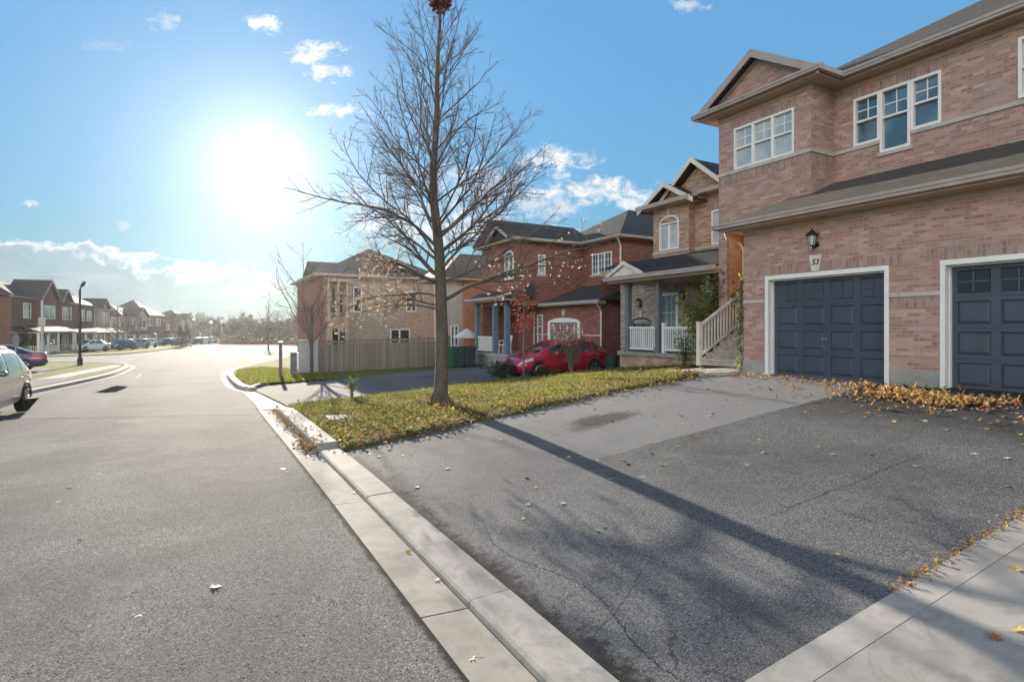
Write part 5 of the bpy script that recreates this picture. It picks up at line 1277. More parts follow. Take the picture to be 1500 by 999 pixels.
# ================================================================== CARS
def catmull(xs, ys, x):
    xs = np.array(xs, float); ys = np.array(ys, float); i = np.clip(np.searchsorted(xs, x)-1, 0, len(xs)-2)
    m = np.gradient(ys, xs); h = xs[i+1]-xs[i]; t = (x-xs[i])/h
    # limit the slopes so that the outline does not overshoot
    d = np.diff(ys)/np.diff(xs); mm = m.copy()
    for k in range(1, len(xs)-1): mm[k] = 0 if d[k-1]*d[k] <= 0 else np.sign(d[k])*min(abs(m[k]), 2.2*min(abs(d[k-1]), abs(d[k])))
    mm[0], mm[-1] = d[0], d[-1]
    return (2*t**3-3*t**2+1)*ys[i]+(t**3-2*t**2+t)*h*mm[i]+(-2*t**3+3*t**2)*ys[i+1]+(t**3-t**2)*h*mm[i+1]
def make_car(label, cat, paint, st, wheels, rw, glass, loc, rz, group=None, name='parked_car', lights=True, rails=False, trim=None):
    """st: stations (x, z_bottom, z_belt, half width, z_top, half width of the top); front is +x. glass: list of (x0,x1) side windows, then (x0,x1) windscreen and rear screen"""
    T = thing(name, label, cat, loc, rz, group); st = sorted(st); X = [s[0] for s in st]; n = 72
    xs = np.linspace(X[0], X[-1], n); xs = X[0]+(X[-1]-X[0])*(.5-.5*np.cos(np.linspace(0, math.pi, n)))*.35+(xs)*.65-X[0]*.65 if 0 else xs
    C = [catmull(X, [s[k] for s in st], xs) for k in range(1, 6)]
    def section(i):
        zb, ze, hw, zt, tw = [c[i] for c in C]; d = ze-zb
        prof = [(0, zb), (hw*.80, zb), (hw*.95, zb+.05*d+.02), (hw*.99, zb+.25*d), (hw*1.0, zb+.50*d), (hw*.995, zb+.66*d), (hw*.965, zb+.80*d), (hw*.975, zb+.86*d), (hw*.955, ze)]
        g = zt-ze
        for f, a in ((.12, .05), (.35, .18), (.62, .45), (.86, .78), (.96, .93), (1.0, 1.04)): prof.append((hw*.945+(tw-hw*.945)*a if f < 1 else tw*.86, ze+g*f if f < 1 else zt))
        prof += [(tw*.5, zt+.018), (0, zt+.022)]
        return prof
    S = [section(i) for i in range(n)]; m_ = len(S[0]); full = []
    for i in range(n):
        right = [(xs[i], -y, z) for y, z in S[i]]; leftp = [(xs[i], y, z) for y, z in S[i]][::-1][1:-1]
        full.append(right+leftp)
    K = len(full[0]); mb = MB()
    V = [p for r_ in full for p in r_]; Fs = []
    for i in range(n-1):
        for k in range(K): Fs.append((i*K+k, i*K+(k+1) % K, (i+1)*K+(k+1) % K, (i+1)*K+k))
    Fs.append(tuple(range(K-1, -1, -1))); Fs.append(tuple((n-1)*K+k for k in range(K)))
    mb.mesh(V, Fs); mb.build('body', paint, T, True)
    belt, roofk = 9, 13
    def P(i, k, side, off=.006):
        p = S[i][k]; return (xs[i], side*(p[0]+off), p[1])
    ix = lambda x: int(np.clip(np.searchsorted(xs, x), 0, n-1))
    for (x0, x1) in glass[:-2]:
        a, b_ = ix(x0), ix(x1)
        for side in (-1, 1):
            g = MB(); V = [P(i, k, side) for i in range(a, b_+1) for k in range(belt, roofk)]; q = roofk-belt; Fs = []
            for i in range(b_-a):
                for k in range(q-1):
                    f = (i*q+k, i*q+k+1, (i+1)*q+k+1, (i+1)*q+k); Fs.append(f if side > 0 else f[::-1])
            g.mesh(V, Fs); g.build('window', M['car_glass'], T, True)
    for (x0, x1), nm in zip(glass[-2:], ('windscreen', 'rear_window')):
        a, b_ = ix(x0), ix(x1); g = MB(); rows = []
        for i in range(a, b_+1):
            tw = S[i][-2][0]*2*.80; zt = S[i][-1][1]+.006; rows.append([(xs[i]+(.004 if nm == 'windscreen' else -.004), y, zt-.02*abs(y/tw)**2) for y in np.linspace(-tw, tw, 7)])
        V = [p for r_ in rows for p in r_]; Fs = [(i*7+k, i*7+k+1, (i+1)*7+k+1, (i+1)*7+k) for i in range(len(rows)-1) for k in range(6)]
        Fs = [f[::-1] for f in Fs]; g.mesh(V, Fs); g.build(nm, M['car_glass'], T, True)
    hw = max(s[3] for s in st)
    for wx in wheels:
        i = ix(wx); hwx = C[2][i]
        for side in (-1, 1):
            a = MB(); n2 = 24; r0 = rw+.06
            ar = [(wx+r0*math.cos(R(-12+204*k/n2)), rw+r0*math.sin(R(-12+204*k/n2))) for k in range(n2+1)]
            yo = side*(hwx+.004)
            pts = [(p[0], yo, max(p[1], .16)) for p in ar]; a.face(pts if side < 0 else pts[::-1])
            # lip of the arch
            for p0, p1 in zip(ar, ar[1:]):
                o0 = (wx+(p0[0]-wx)*1.07, rw+(p0[1]-rw)*1.07); o1 = (wx+(p1[0]-wx)*1.07, rw+(p1[1]-rw)*1.07)
                if min(p0[1], p1[1]) < .17: continue
                q = [(p0[0], yo+side*.012, p0[1]), (p1[0], yo+side*.012, p1[1]), (o1[0], yo-side*.004, o1[1]), (o0[0], yo-side*.004, o0[1])]; a.face(q if side > 0 else q[::-1])
            a.build('wheel_arch', M['plastic_black'], T)
            w = MB(); y0 = side*(hwx-.20); y1 = side*(hwx+.018); w.tube([(wx, y0, rw), (wx, y0+side*.02, rw), (wx, y1-side*.03, rw), (wx, y1, rw), (wx, y1, rw)], [rw*.9, rw, rw, rw*.95, rw*.70], 28); wo = w.build('wheel', M['tyre'], T, False)
            rm = MB(); yr = y1+side*.004; rm.tube([(wx, yr, rw), (wx, yr+side*.006, rw)], [rw*.70, rw*.66], 24, 0, False)
            for k in range(5):
                t = 2*math.pi*k/5+.3; dx, dz = math.cos(t), math.sin(t); px_, pz_ = -dz, dx
                q = [(wx+px_*.035, yr+side*.012, rw+pz_*.035), (wx+dx*rw*.69+px_*.028, yr+side*.004, rw+dz*rw*.69+pz_*.028), (wx+dx*rw*.69-px_*.028, yr+side*.004, rw+dz*rw*.69-pz_*.028), (wx-px_*.035, yr+side*.012, rw-pz_*.035)]; rm.face(q if side > 0 else q[::-1])
            rm.tube([(wx, yr, rw), (wx, yr+side*.016, rw)], [.07, .06], 10)
            rm.tube([(wx, yr, rw), (wx, yr+side*.010, rw)], [rw*.72, rw*.645], 24, 0, False)
            rm.build('rim', M['rim'], wo)
    xf, xr = X[-1], X[0]
    if lights:
        for side in (-1, 1):
            for nm, x, mt in (('headlight', xf, 'lamp_clear'), ('tail_light', xr, 'lamp_red')):
                sgn = 1 if nm == 'headlight' else -1; a = ix(x-sgn*.55); b_ = ix(x-sgn*.06); a, b_ = min(a, b_), max(a, b_); l = MB(); ks = (6, 7, 8) if nm == 'headlight' else (5, 6, 7, 8)
                V = [P(i, k, side, .008) for i in range(a, b_+1) for k in ks]; q = len(ks); Fs = []
                for i in range(b_-a):
                    for k in range(q-1):
                        f = (i*q+k, i*q+k+1, (i+1)*q+k+1, (i+1)*q+k); Fs.append(f if side > 0 else f[::-1])
                l.mesh(V, Fs); l.build(nm, M[mt], T, True)
        gm = MB(); zg = C[1][n-1]; gm.box(xf-.20, xf+.012, -hw*.42, hw*.42, zg-.13, zg+.02); gm.build('grille', M['plastic_black'], T)
        for sgn, nm in ((1, 'front_bumper'), (-1, 'rear_bumper')):
            x = xf if sgn > 0 else xr; i = 0 if sgn < 0 else n-1; zb = C[0][i]; bb_ = MB(); hwx = C[2][i]; bb_.box(x-sgn*.10, x+sgn*.03, -hwx*.86, hwx*.86, zb-.04, zb+.16); bb_.build(nm, M['plastic_black'], T)
    for side in (-1, 1):
        mi = MB(); i = ix(glass[-2][0]+.05); p = S[i][belt]; mi.lathe((xs[i], side*(p[0]+.13), p[1]+.0), [(.01, -.0), (.08, .02), (.09, .08), (.05, .13), (.005, .14)], 8); mi.tube([(xs[i], side*p[0], p[1]+.03), (xs[i], side*(p[0]+.13), p[1]+.05)], .02, 5); mi.build('mirror', paint, T, True)
    for (x0, x1) in glass[:-2][:2]:
        for side in (-1, 1):
            i = ix(x0+.18); h_ = MB(); p = S[i][6]; h_.tube([(x0+.08, side*(p[0]+.012), p[1]+.04), (x0+.12, side*(p[0]+.04), p[1]+.045), (x0+.26, side*(p[0]+.04), p[1]+.045), (x0+.30, side*(p[0]+.012), p[1]+.04)], .014, 6); h_.build('door_handle', M['rim'], T)
    # door shut lines: thin dark strips laid on the flank
    for x in {round(g_[0]-.03, 3) for g_ in glass[:-2]}|{round(glass[0][1]+.04, 3)}:
        for side in (-1, 1):
            i = ix(x); l = MB(); pts = [(x, side*(S[i][k][0]+.003), S[i][k][1]) for k in range(2, 10)]
            for a, b_ in zip(pts, pts[1:]): q = [(a[0]-.007, a[1], a[2]), (a[0]+.007, a[1], a[2]), (b_[0]+.007, b_[1], b_[2]), (b_[0]-.007, b_[1], b_[2])]; l.face(q if side < 0 else q[::-1])
            l.build('door_seam', M['plastic_black'], T)
    if trim:
        for side in (-1, 1):
            i0, i1 = ix(wheels[0]+.45), ix(wheels[1]-.45); l = MB(); V = [P(i, k, side, .012) for i in range(i0, i1+1) for k in (2, 3)]; Fs = []
            for i in range(i1-i0): f = (i*2, i*2+1, i*2+3, i*2+2); Fs.append(f if side > 0 else f[::-1])
            l.mesh(V, Fs); l.build('sill_trim', M[trim], T, True)
    if rails:
        for side in (-1, 1):
            l = MB(); pp = [(x, side*(S[ix(x)][14][0]-.02), S[ix(x)][14][1]+.05) for x in np.linspace(rails[0], rails[1], 9)]; pp = [(rails[0]-.06, pp[0][1], pp[0][2]-.06)]+pp+[(rails[1]+.06, pp[-1][1], pp[-1][2]-.06)]; l.tube(pp, .022, 6); l.build('roof_rail', M['rim'], T)
    return T
def suv(L=4.75, W=.95, H=1.68):
    h = L/2
    return [(-h, .52, .86, W*.74, .92, W*.5), (-h+.07, .38, .99, W*.87, 1.06, W*.58), (-h+.30, .30, 1.05, W*.95, 1.24, W*.62), (-h+.68, .28, 1.06, W*.99, H-.14, W*.66), (-h+1.15, .27, 1.05, W, H-.03, W*.70), (-h+1.7, .27, 1.04, W, H, W*.72), (-.1, .26, 1.02, W, H, W*.73), (.45, .26, 1.01, W, H-.06, W*.72),
            (1.05, .26, 1.0, W*.995, 1.24, W*.72), (1.30, .26, 1.00, W*.99, 1.09, W*.78), (h-.45, .28, .95, W*.95, 1.0, W*.72), (h-.12, .32, .82, W*.86, .86, W*.62), (h, .42, .66, W*.70, .70, W*.5)]
def hatch(L=4.4, W=.90, H=1.47):
    h = L/2
    return [(-h, .48, .84, W*.76, .92, W*.55), (-h+.06, .34, .93, W*.88, 1.02, W*.62), (-h+.35, .27, .97, W*.96, 1.24, W*.68), (-h+.85, .24, .97, W, H-.03, W*.70), (-h+1.5, .23, .95, W, H, W*.73), (.0, .22, .92, W, H-.02, W*.73), (.45, .22, .90, W, H-.14, W*.71),
            (1.0, .22, .88, W*.995, 1.10, W*.70), (1.32, .22, .87, W*.985, .95, W*.73), (h-.4, .23, .80, W*.94, .84, W*.66), (h-.1, .28, .68, W*.82, .72, W*.55), (h, .36, .55, W*.66, .59, W*.45)]
def sedan(L=4.7, W=.91, H=1.45):
    h = L/2
    return [(-h, .46, .82, W*.78, .90, W*.6), (-h+.06, .32, .92, W*.88, 1.0, W*.66), (-h+.55, .26, .96, W*.96, 1.04, W*.72), (-h+.95, .24, .96, W, 1.20, W*.68), (-h+1.45, .23, .95, W, H-.03, W*.70), (-.25, .22, .93, W, H, W*.72), (.3, .22, .91, W, H-.08, W*.70),
            (.95, .22, .89, W*.995, 1.08, W*.70), (1.25, .22, .87, W*.985, .94, W*.73), (h-.4, .23, .80, W*.94, .84, W*.66), (h-.1, .28, .68, W*.82, .72, W*.55), (h, .36, .55, W*.66, .59, W*.45)]
P_silver = car_paint('silver_car_paint', (.19, .18, .162), .6); P_red = car_paint('red_car_paint', (.46, .014, .05), .1); P_purple = car_paint('dark_purple_car_paint', (.06, .028, .085), .3)
P_white = car_paint('white_car_paint', (.66, .67, .68), .0); P_dark = car_paint('dark_green_car_paint', (.015, .025, .022), .3); P_grey = car_paint('grey_car_paint', (.22, .23, .25), .4)
cx_, cy_ = -4.97, 18.0
make_car('silver sport utility vehicle with roof rails driving at the left edge of the road', 'suv', P_silver, suv(), (-1.42, 1.45), .36, [(-1.72, -1.30), (-1.18, -.25), (-.15, .80), (.55, 1.22), (-2.2, -1.6)], (cx_, cy_, G(cy_)), R(-92), None, 'parked_suv', True, (-1.7, .2), 'rim')
hx, hy = 12.45, 18.95; zz_ = HL(12, 19)
make_car('bright red hatchback parked nose out on the neighbour drive', 'car', P_red, hatch(4.3), (-1.33, 1.33), .325, [(-1.75, -1.35), (-1.22, -.25), (-.15, .78), (.50, 1.25), (-2.1, -1.45)], (hx, hy, zz_), R(183), None, 'parked_car')
p = at(30, 548)
make_car('dark purple saloon parked behind the silver vehicle', 'car', P_purple, sedan(), (-1.42, 1.40), .33, [(-1.35, -.95), (-.90, -.15), (-.05, .75), (.35, 1.18), (-1.75, -1.0)], (p[0]-1.3, p[1]+.2, G(p[1])+.115), R(188), None, 'parked_car')
sb_ = (-1.35, -.95), (-.90, -.15), (-.05, .75), (.35, 1.18), (-1.75, -1.0)
hb_ = (-1.75, -1.35), (-1.22, -.25), (-.15, .78), (.50, 1.25), (-2.1, -1.45)
p = pxD(131, 69); make_car('white saloon parked in front of the brown brick house', 'car', P_white, sedan(), (-1.42, 1.40), .33, list(sb_), (*p, G(p[1])+.09), rowang+R(150), 'cars parked across the street')
p = pxD(176, 76); make_car('dark green estate car parked behind the white saloon', 'car', P_dark, hatch(4.5), (-1.33, 1.33), .33, list(hb_), (*p, G(p[1])+.09), rowang+R(160), 'cars parked across the street')
for i, (px, D, pt, lab) in enumerate([(198, 84, P_grey, 'grey car glinting in the sun next to the dark green estate car'), (212, 92, P_white, 'white car parked at the right end of the nearer parked row'), (240, 108, P_dark, 'dark far car left of the conical shrubs'), (254, 112, P_grey, 'grey far car between the conical shrubs and the dark far car'),
                                     (284, 124, P_dark, 'dark far car just right of the conical shrubs'), (296, 130, P_white, 'white far car near the end of the street'), (306, 138, P_white, 'farthest white car at the end of the street')]):
    p = pxD(px, D); make_car(lab, 'car', pt, hatch(), (-1.33, 1.33), .33, list(hb_), (*p, G(p[1])+.09), rowang+R(155)-.01*i, 'cars parked across the street')

# ================================================================== STREET FURNITURE AND SMALL THINGS
p = at(117, 538); T = wthing('street_lamp', 'dark street lamp post with hooked lamp head on the pavement corner', 'street lamp', p)
z0 = p[2]; k = F and p[1]*FW[1]+p[0]*FW[0]; Hh = (538-424)/F*k
m_ = MB(); m_.lathe((p[0], p[1], z0), [(.15, -.1), (.15, .55), (.11, .62), (.09, .7), (.065, Hh)], 12); m_.build('pole', M['plastic_black'], T)
m_ = MB(); m_.tube([(p[0], p[1], z0+Hh-.1), (p[0]+.02, p[1], z0+Hh+.1), (p[0]+.10, p[1]+.04, z0+Hh+.22)], .04, 8); m_.build('arm', M['plastic_black'], T)
m_ = MB(); m_.tube([(p[0]+.04, p[1]+.02, z0+Hh+.16), (p[0]+.16, p[1]+.06, z0+Hh+.34), (p[0]+.24, p[1]+.10, z0+Hh+.52)], [.06, .12, .07], 8); m_.build('lamp_head', M['plastic_black'], T)
p = at(62, 525); k = p[1]*FW[1]+p[0]*FW[0]; Hh = (525-440)/F*k; T = wthing('utility_pole', 'plain grey pole with a small box on it in front of the gabled porch house', 'pole', p)
m_ = MB(); m_.lathe((p[0], p[1], p[2]), [(.22, -.1), (.2, 1.5), (.13, 1.6), (.11, Hh)], 12); m_.build('pole', M['steel'], T); m_ = MB(); m_.box(p[0]-.25, p[0]+.25, p[1]-.26, p[1]-.10, p[2]+3.0, p[2]+3.7); m_.build('box', M['steel'], T)
x, y = pxD(23, 26); T = wthing('road_sign', 'oval back of a road sign on a thin post behind the silver vehicle', 'sign', (x, y, G(y)+.1)); m_ = MB(); m_.cyl((x, y, G(y)), .03, 2.0, 8); m_.build('post', M['steel'], T)
m_ = MB(); a_ = Vector((.25, 1, 0)).normalized(); n_ = Vector((1, -.25, 0)).normalized(); c_ = Vector((x, y, G(y)+1.83)); m_.tube([c_-n_*.004, c_+n_*.004], [.30, .30], 20); m_.build('sign_plate', M['steel'], T)
for i, (px, D, hp) in enumerate([(309, 130, 473), (325, 138, 472)]):
    x, y = pxD(px, D); z = G(y); Hh = CAMZ+(CY-hp)/F*D-z; T = wthing('street_lamp', ['left one of the two far lamp posts with white globes', 'right one of the two far lamp posts with white globes'][i], 'street lamp', (x, y, z), 'far globe lamps'); m_ = MB(); m_.cyl((x, y, z), .08, Hh-.4, 8); m_.build('pole', M['steel'], T); m_ = MB(); m_.lathe((x, y, z+Hh-.4), [(.05, 0), (.4, .2), (.5, .5), (.35, .8), (.02, .92)], 12); m_.build('globe', M['plastic_white'], T, True)
def zc(x, y): return G(y)+.14
x, y = at(411, 556)[:2]; T = wthing('marker_post', 'thin grey utility marker post standing on the corner grass', 'post', (x, y, zc(x, y))); m_ = MB(); m_.box(x-.07, x+.07, y-.05, y+.05, zc(x, y)-.05, zc(x, y)+1.5); m_.build('post', M['fence'], T); m_ = MB(); m_.box(x-.075, x+.075, y-.055, y+.055, zc(x, y)+1.5, zc(x, y)+1.56); m_.build('cap', M['steel'], T)
x, y = at(430, 553)[:2]; T = wthing('utility_pedestal', 'squat dark utility box on the grass at the end of the fence', 'utility box', (x, y, zc(x, y))); m_ = MB(); m_.box(x-.13, x+.13, y-.13, y+.13, zc(x, y)-.05, zc(x, y)+.95); m_.build('cabinet', M['post_grey'], T); m_ = MB(); m_.prism([(x-.15, zc(x, y)+.951), (x+.15, zc(x, y)+.951), (x+.1, zc(x, y)+1.06), (x-.1, zc(x, y)+1.06)], 1, y-.15, y+.15); m_.build('lid', M['post_grey'], T)
x, y = at(437, 551)[:2]; T = wthing('valve_post', 'short pale and yellow post beside the squat utility box', 'post', (x, y, zc(x, y))); m_ = MB(); m_.lathe((x, y, zc(x, y)), [(.06, -.05), (.06, .8), (.10, .82), (.10, .95), (.03, 1.0)], 10); m_.build('post', M['plastic_white'], T); m_ = MB(); m_.lathe((x, y, zc(x, y)), [(.08, .0), (.08, .18), (.062, .2)], 10); m_.build('collar', mat_plain('yellow_plastic', (.5, .36, .05), .5), T)
# bins
def wheelie(label, x, y, mat, s=1.):
    z = HL(x, y); T = thing('wheelie_bin', label, 'bin', (x, y, z), R(-20), 'bins by the porch')
    b_ = MB(); A = [(-.24*s, -.28*s, .06), (.24*s, -.28*s, .06), (.24*s, .24*s, .06), (-.24*s, .24*s, .06)]; B = [(-.31*s, -.38*s, 1.0*s), (.31*s, -.38*s, 1.0*s), (.31*s, .34*s, 1.0*s), (-.31*s, .34*s, 1.0*s)]
    b_.face(A[::-1]); b_.face(B)
    for i in range(4): j = (i+1) % 4; b_.face([A[i], A[j], B[j], B[i]])
    b_.box(-.33*s, .33*s, -.40*s, .36*s, .955*s, .999*s); b_.build('body', M[mat], T)
    l = MB(); l.prism([(-.42*s, 1.001*s), (.40*s, 1.001*s), (.40*s, 1.05*s), (.1*s, 1.10*s), (-.36*s, 1.06*s)], 0, -.34*s, .34*s); l.build('lid', M[mat], T)
    for sx in (-1, 1): w_ = MB(); w_.cyl((sx*.27*s-.03, .27*s, .11), .11, .06, 14, 0); w_.build('wheel', M['tyre'], T)
    h_ = MB(); h_.tube([(-.25*s, .40*s, .98*s), (-.25*s, .46*s, .99*s), (.25*s, .46*s, .99*s), (.25*s, .40*s, .98*s)], .016, 6); h_.build('handle', M[mat], T)
    return T
for lab, px, mt in (('bright green wheelie bin partly behind the big tree trunk', 657, 'bin_green'), ('dark green wheelie bin standing in the middle of the three bins', 671, 'bin_dark'), ('dark green wheelie bin standing next to the porch slab', 688, 'bin_dark')):
    x, y = pxD(px, 29.6); wheelie(lab, x, y, mt)
x, y = 13.45, 16.62; z = HL(x, y); T = wthing('storage_tub', 'dark plastic tub standing at the left corner of the next porch', 'tub', (x, y, z)); m_ = MB(); m_.lathe((x, y, z), [(.20, 0), (.25, .55), (.28, .56), (.28, .60), (.24, .60), (.2, .1)], 18); m_.build('tub', M['bin_dark'], T); m_ = MB(); m_.tube([(x, y-.28, z+.52), (x-.05, y-.34, z+.5), (x, y-.28, z+.46)], .012, 5); m_.build('handle', M['bin_dark'], T)
# plastic chair on the porch
cx2, cy2, cz2 = 13.75, 25.55, .78; T = wthing('plastic_chair', 'white plastic garden chair on the porch of the red brick house', 'chair', (cx2, cy2, cz2))
for dx in (-.22, .22):
    for dy in (-.2, .2): l = MB(); l.tube([(cx2+dx*1.1, cy2+dy*1.1, cz2), (cx2+dx, cy2+dy, cz2+.44)], .022, 6); l.build('leg', M['plastic_white'], T)
m_ = MB(); m_.box(cx2-.25, cx2+.25, cy2-.24, cy2+.24, cz2+.42, cz2+.46); m_.build('seat', M['plastic_white'], T)
m_ = MB(); m_.prism([(cx2+.20, cz2+.461), (cx2+.24, cz2+.461), (cx2+.34, cz2+.92), (cx2+.30, cz2+.92)], 1, cy2-.23, cy2+.23); m_.build('backrest', M['plastic_white'], T)
for dy in (-.26, .26): m_ = MB(); m_.tube([(cx2-.22, cy2+dy, cz2+.44), (cx2-.2, cy2+dy, cz2+.64), (cx2+.27, cy2+dy, cz2+.66)], .02, 6); m_.build('armrest', M['plastic_white'], T)
# parasol behind the bins
x, y = pxD(684, 33.5); z = HL(x, y); T = wthing('garden_umbrella', 'pale garden umbrella behind the dark bins', 'umbrella', (x, y, z)); m_ = MB(); m_.cyl((x, y, z), .025, 2.05, 8); m_.build('pole', M['steel'], T); m_ = MB(); m_.lathe((x, y, z+1.55), [(.92, 0), (.90, .03), (.02, .56)], 8); m_.build('canopy', M['canvas'], T)
# valve cover slab in the lawn
p = at(494, 613, HLz); m_ = MB(); zz = HLz(p[0], p[1]); m_.prism([(p[0]-.22, p[1]-.3), (p[0]+.2, p[1]-.34), (p[0]+.24, p[1]+.3), (p[0]-.2, p[1]+.33)], 2, zz-.05, zz+.035); o = m_.build('paving_slab', M['kerb']); tag(o, 'pale concrete slab lying in the leaf-strewn grass near the kerb', 'slab')
for i, (px, py, lab) in enumerate([(1000, 433, '')]): pass

# ================================================================== GRASS AND LEAVES
from mathutils.geometry import intersect_point_tri_2d
def inside(poly, x, y):
    c = False; n = len(poly)
    for i in range(n):
        x1, y1 = poly[i][:2]; x2, y2 = poly[i-1][:2]
        if (y1 > y) != (y2 > y) and x < (x2-x1)*(y-y1)/(y2-y1)+x1: c = not c
    return c
def fast_mesh(name, V, Fn, mats, tint):
    me = bpy.data.meshes.new(name); V = np.asarray(V, np.float32); nf, k = Fn.shape
    me.vertices.add(len(V)); me.vertices.foreach_set('co', V.ravel()); me.loops.add(nf*k); me.loops.foreach_set('vertex_index', Fn.ravel().astype(np.int32))
    me.polygons.add(nf); me.polygons.foreach_set('loop_start', np.arange(0, nf*k, k, dtype=np.int32))
    try: me.polygons.foreach_set('loop_total', np.full(nf, k, dtype=np.int32))
    except Exception: pass
    me.update(calc_edges=True); me.materials.append(mats)
    a = me.attributes.new('tint', 'FLOAT', 'FACE'); a.data.foreach_set('value', np.asarray(tint, np.float32))
    o = bpy.data.objects.new(name, me); COL.objects.link(o); return o
nr = np.random.default_rng(4)
def scatter(poly, n, keep=None):
    xs = [p[0] for p in poly]; ys = [p[1] for p in poly]; out = []
    while len(out) < n:
        x = nr.uniform(min(xs), max(xs)); y = nr.uniform(min(ys), max(ys))
        if inside(poly, x, y) and (keep is None or nr.random() < keep(x, y)): out.append((x, y))
    return out
def blades(name, pts, hf, hmin, hmax, mat, w=.008):
    n = len(pts); V = np.zeros((n, 3, 3)); T_ = nr.random(n)
    for i, (x, y) in enumerate(pts):
        z = hf(x, y)-.01; a = nr.uniform(0, 6.283); h = nr.uniform(hmin, hmax); l = nr.uniform(.1, .9)*h; b_ = nr.uniform(0, 6.283); ww = w*(1+nr.random())
        V[i, 0] = (x-math.cos(a)*ww, y-math.sin(a)*ww, z); V[i, 1] = (x+math.cos(a)*ww, y+math.sin(a)*ww, z); V[i, 2] = (x+math.cos(b_)*l, y+math.sin(b_)*l, z+h)
    return fast_mesh(name, V.reshape(-1, 3), np.arange(n*3).reshape(n, 3), mat, T_)
def patchy(x, y):
    if y < 10.6 and math.sin(x*5.1)+math.sin(x*2.3+y*7) > .2: return .08
    return .12+.88*(.5+.5*math.sin(x*1.9+.7*math.sin(y*1.3))*math.sin(y*1.5+x*.4))
g = blades('grass', scatter(lawn_poly, 60000, patchy), HLz, .025, .085, M['grass']); tag(g, 'short uneven grass of the lawn strip between the two drives', 'grass', kind='stuff')
cl_near = [p for p in corner_poly if p[1] < 40]
g = blades('grass', scatter([(1.6, 23.6), (5.4, 24.8), (5.6, 30), (3.2, 36), (1.9, 34), (1.5, 29)], 9000), lambda x, y: G(y)+.13, .05, .12, M['grass'], .02); tag(g, 'sunlit grass of the street corner beyond the neighbour drive', 'grass', kind='stuff')
# flat fallen leaves: five-lobed outlines, slightly cupped
def leaf_outline():
    pts = []
    for k, (r_, a) in enumerate([(.5, -90), (.20, -50), (.46, -18), (.24, 12), (.52, 40), (.26, 66), (.58, 90), (.26, 114), (.52, 140), (.24, 168), (.46, 198), (.20, 230)]): pts.append((r_*math.cos(R(a)), r_*math.sin(R(a))))
    return np.array(pts)
LO = leaf_outline()
def litter(name, pts, hf, smin, smax, mat, zjit, tilt, dark=0.):
    n = len(pts); k = 13; V = np.zeros((n, k, 3)); T_ = []; Fs = []
    for i, (x, y) in enumerate(pts):
        s = nr.uniform(smin, smax); a = nr.uniform(0, 6.283); q = LO*s*np.array([1, nr.uniform(.75, 1.1)]); cup = nr.uniform(-.25, .45)
        z = (q**2).sum(1)/s*cup; P3 = np.column_stack([q, z]); ca, sa = math.cos(a), math.sin(a); P3[:, :2] = P3[:, :2]@np.array([[ca, sa], [-sa, ca]])
        tx, ty = nr.normal(0, tilt, 2); P3[:, 2] += P3[:, 0]*tx+P3[:, 1]*ty; P3[:, 2] -= min(P3[:, 2].min(), 0)
        zb = hf(x, y)+.004+nr.random()**2*zjit; V[i, 0] = (x, y, zb+max(0, -cup*.1*s)); V[i, 1:] = P3+np.array([x, y, zb]); c = nr.random()
        for j in range(12): Fs.append((i*k, i*k+1+j, i*k+1+(j+1) % 12)); T_.append(c)
    return fast_mesh(name, V.reshape(-1, 3), np.array(Fs), mat, T_)
def lawn_keep(x, y):
    d = math.hypot(x-TX, y-TY); near_edge = max(0, 1-(y-9.8)/1.6); a = .10+.75*near_edge+.6*math.exp(-(d/1.6)**2)+.35*math.exp(-((x-3.2)/1.4)**2-((y-11.6)/1.5)**2)
    return min(1, a*(.35+.65*patchy(x+3, y*1.3)))
edge_bits = []
for _ in range(420):
    x = nr.uniform(2.3, 11); y = 9.80+.2*math.sin((x-2)/9*3.14)-abs(nr.normal(0, .16)); edge_bits.append((x, y))
l = litter('leaf_litter', edge_bits+scatter(lawn_poly, 6800, lawn_keep), lambda x, y: HLz(x, y) if inside(lawn_poly, x, y) else HL(x, y), .03, .08, M['leaf_ground'], .07, .5); tag(l, 'yellow and brown fallen leaves strewn all over the lawn strip', 'leaf litter', kind='stuff')
gp = [(min(max(nr.normal(1.72, .05), 1.5), 1.78) if nr.random() < .8 else nr.uniform(1.5, 2.1), nr.uniform(9.6, 16.3)) for _ in range(330)]
gp += [(nr.normal(1.68, .07), nr.normal(10.6, .25)) for _ in range(120)]
l = litter('gutter_leaves', gp, lambda x, y: G(y)+(0 if x < KX else kerb_top(y)), .035, .075, M['leaf_ground'], .07, .5); tag(l, 'yellow leaves drifted along the gutter below the raised kerb', 'leaf litter', kind='stuff')
pile = []
for _ in range(900):
    u = nr.normal(0, .55); v = nr.normal(0, .17); pile.append((10.62+v-.16*u+.12*math.sin(u*5), 4.85+u))
for _ in range(260): pile.append((nr.normal(10.95, .16), nr.normal(5.6, .55)))
for _ in range(170): pile.append((nr.normal(11.2, .14), nr.uniform(5.2, 9.2)))
for _ in range(300): pile.append((nr.normal(10.35, .5), nr.normal(5.0, 1.1)))
pile = [(x, y) for x, y in pile if x < 11.58]
l = litter('leaf_pile', pile, HL, .04, .09, M['leaf_pile'], .06, .5); tag(l, 'long heap of orange and yellow leaves in front of the brick pier between the garage doors', 'leaf pile', kind='stuff')
eg = [(nr.uniform(4.2, 6.6), nr.normal(2.165, .03)) for _ in range(330)]
l = litter('leaf_debris', eg, HL, .012, .04, M['leaf_pile'], .02, .35); tag(l, 'crumbled brown leaf debris along the concrete edge of the drive', 'leaf debris', kind='stuff')

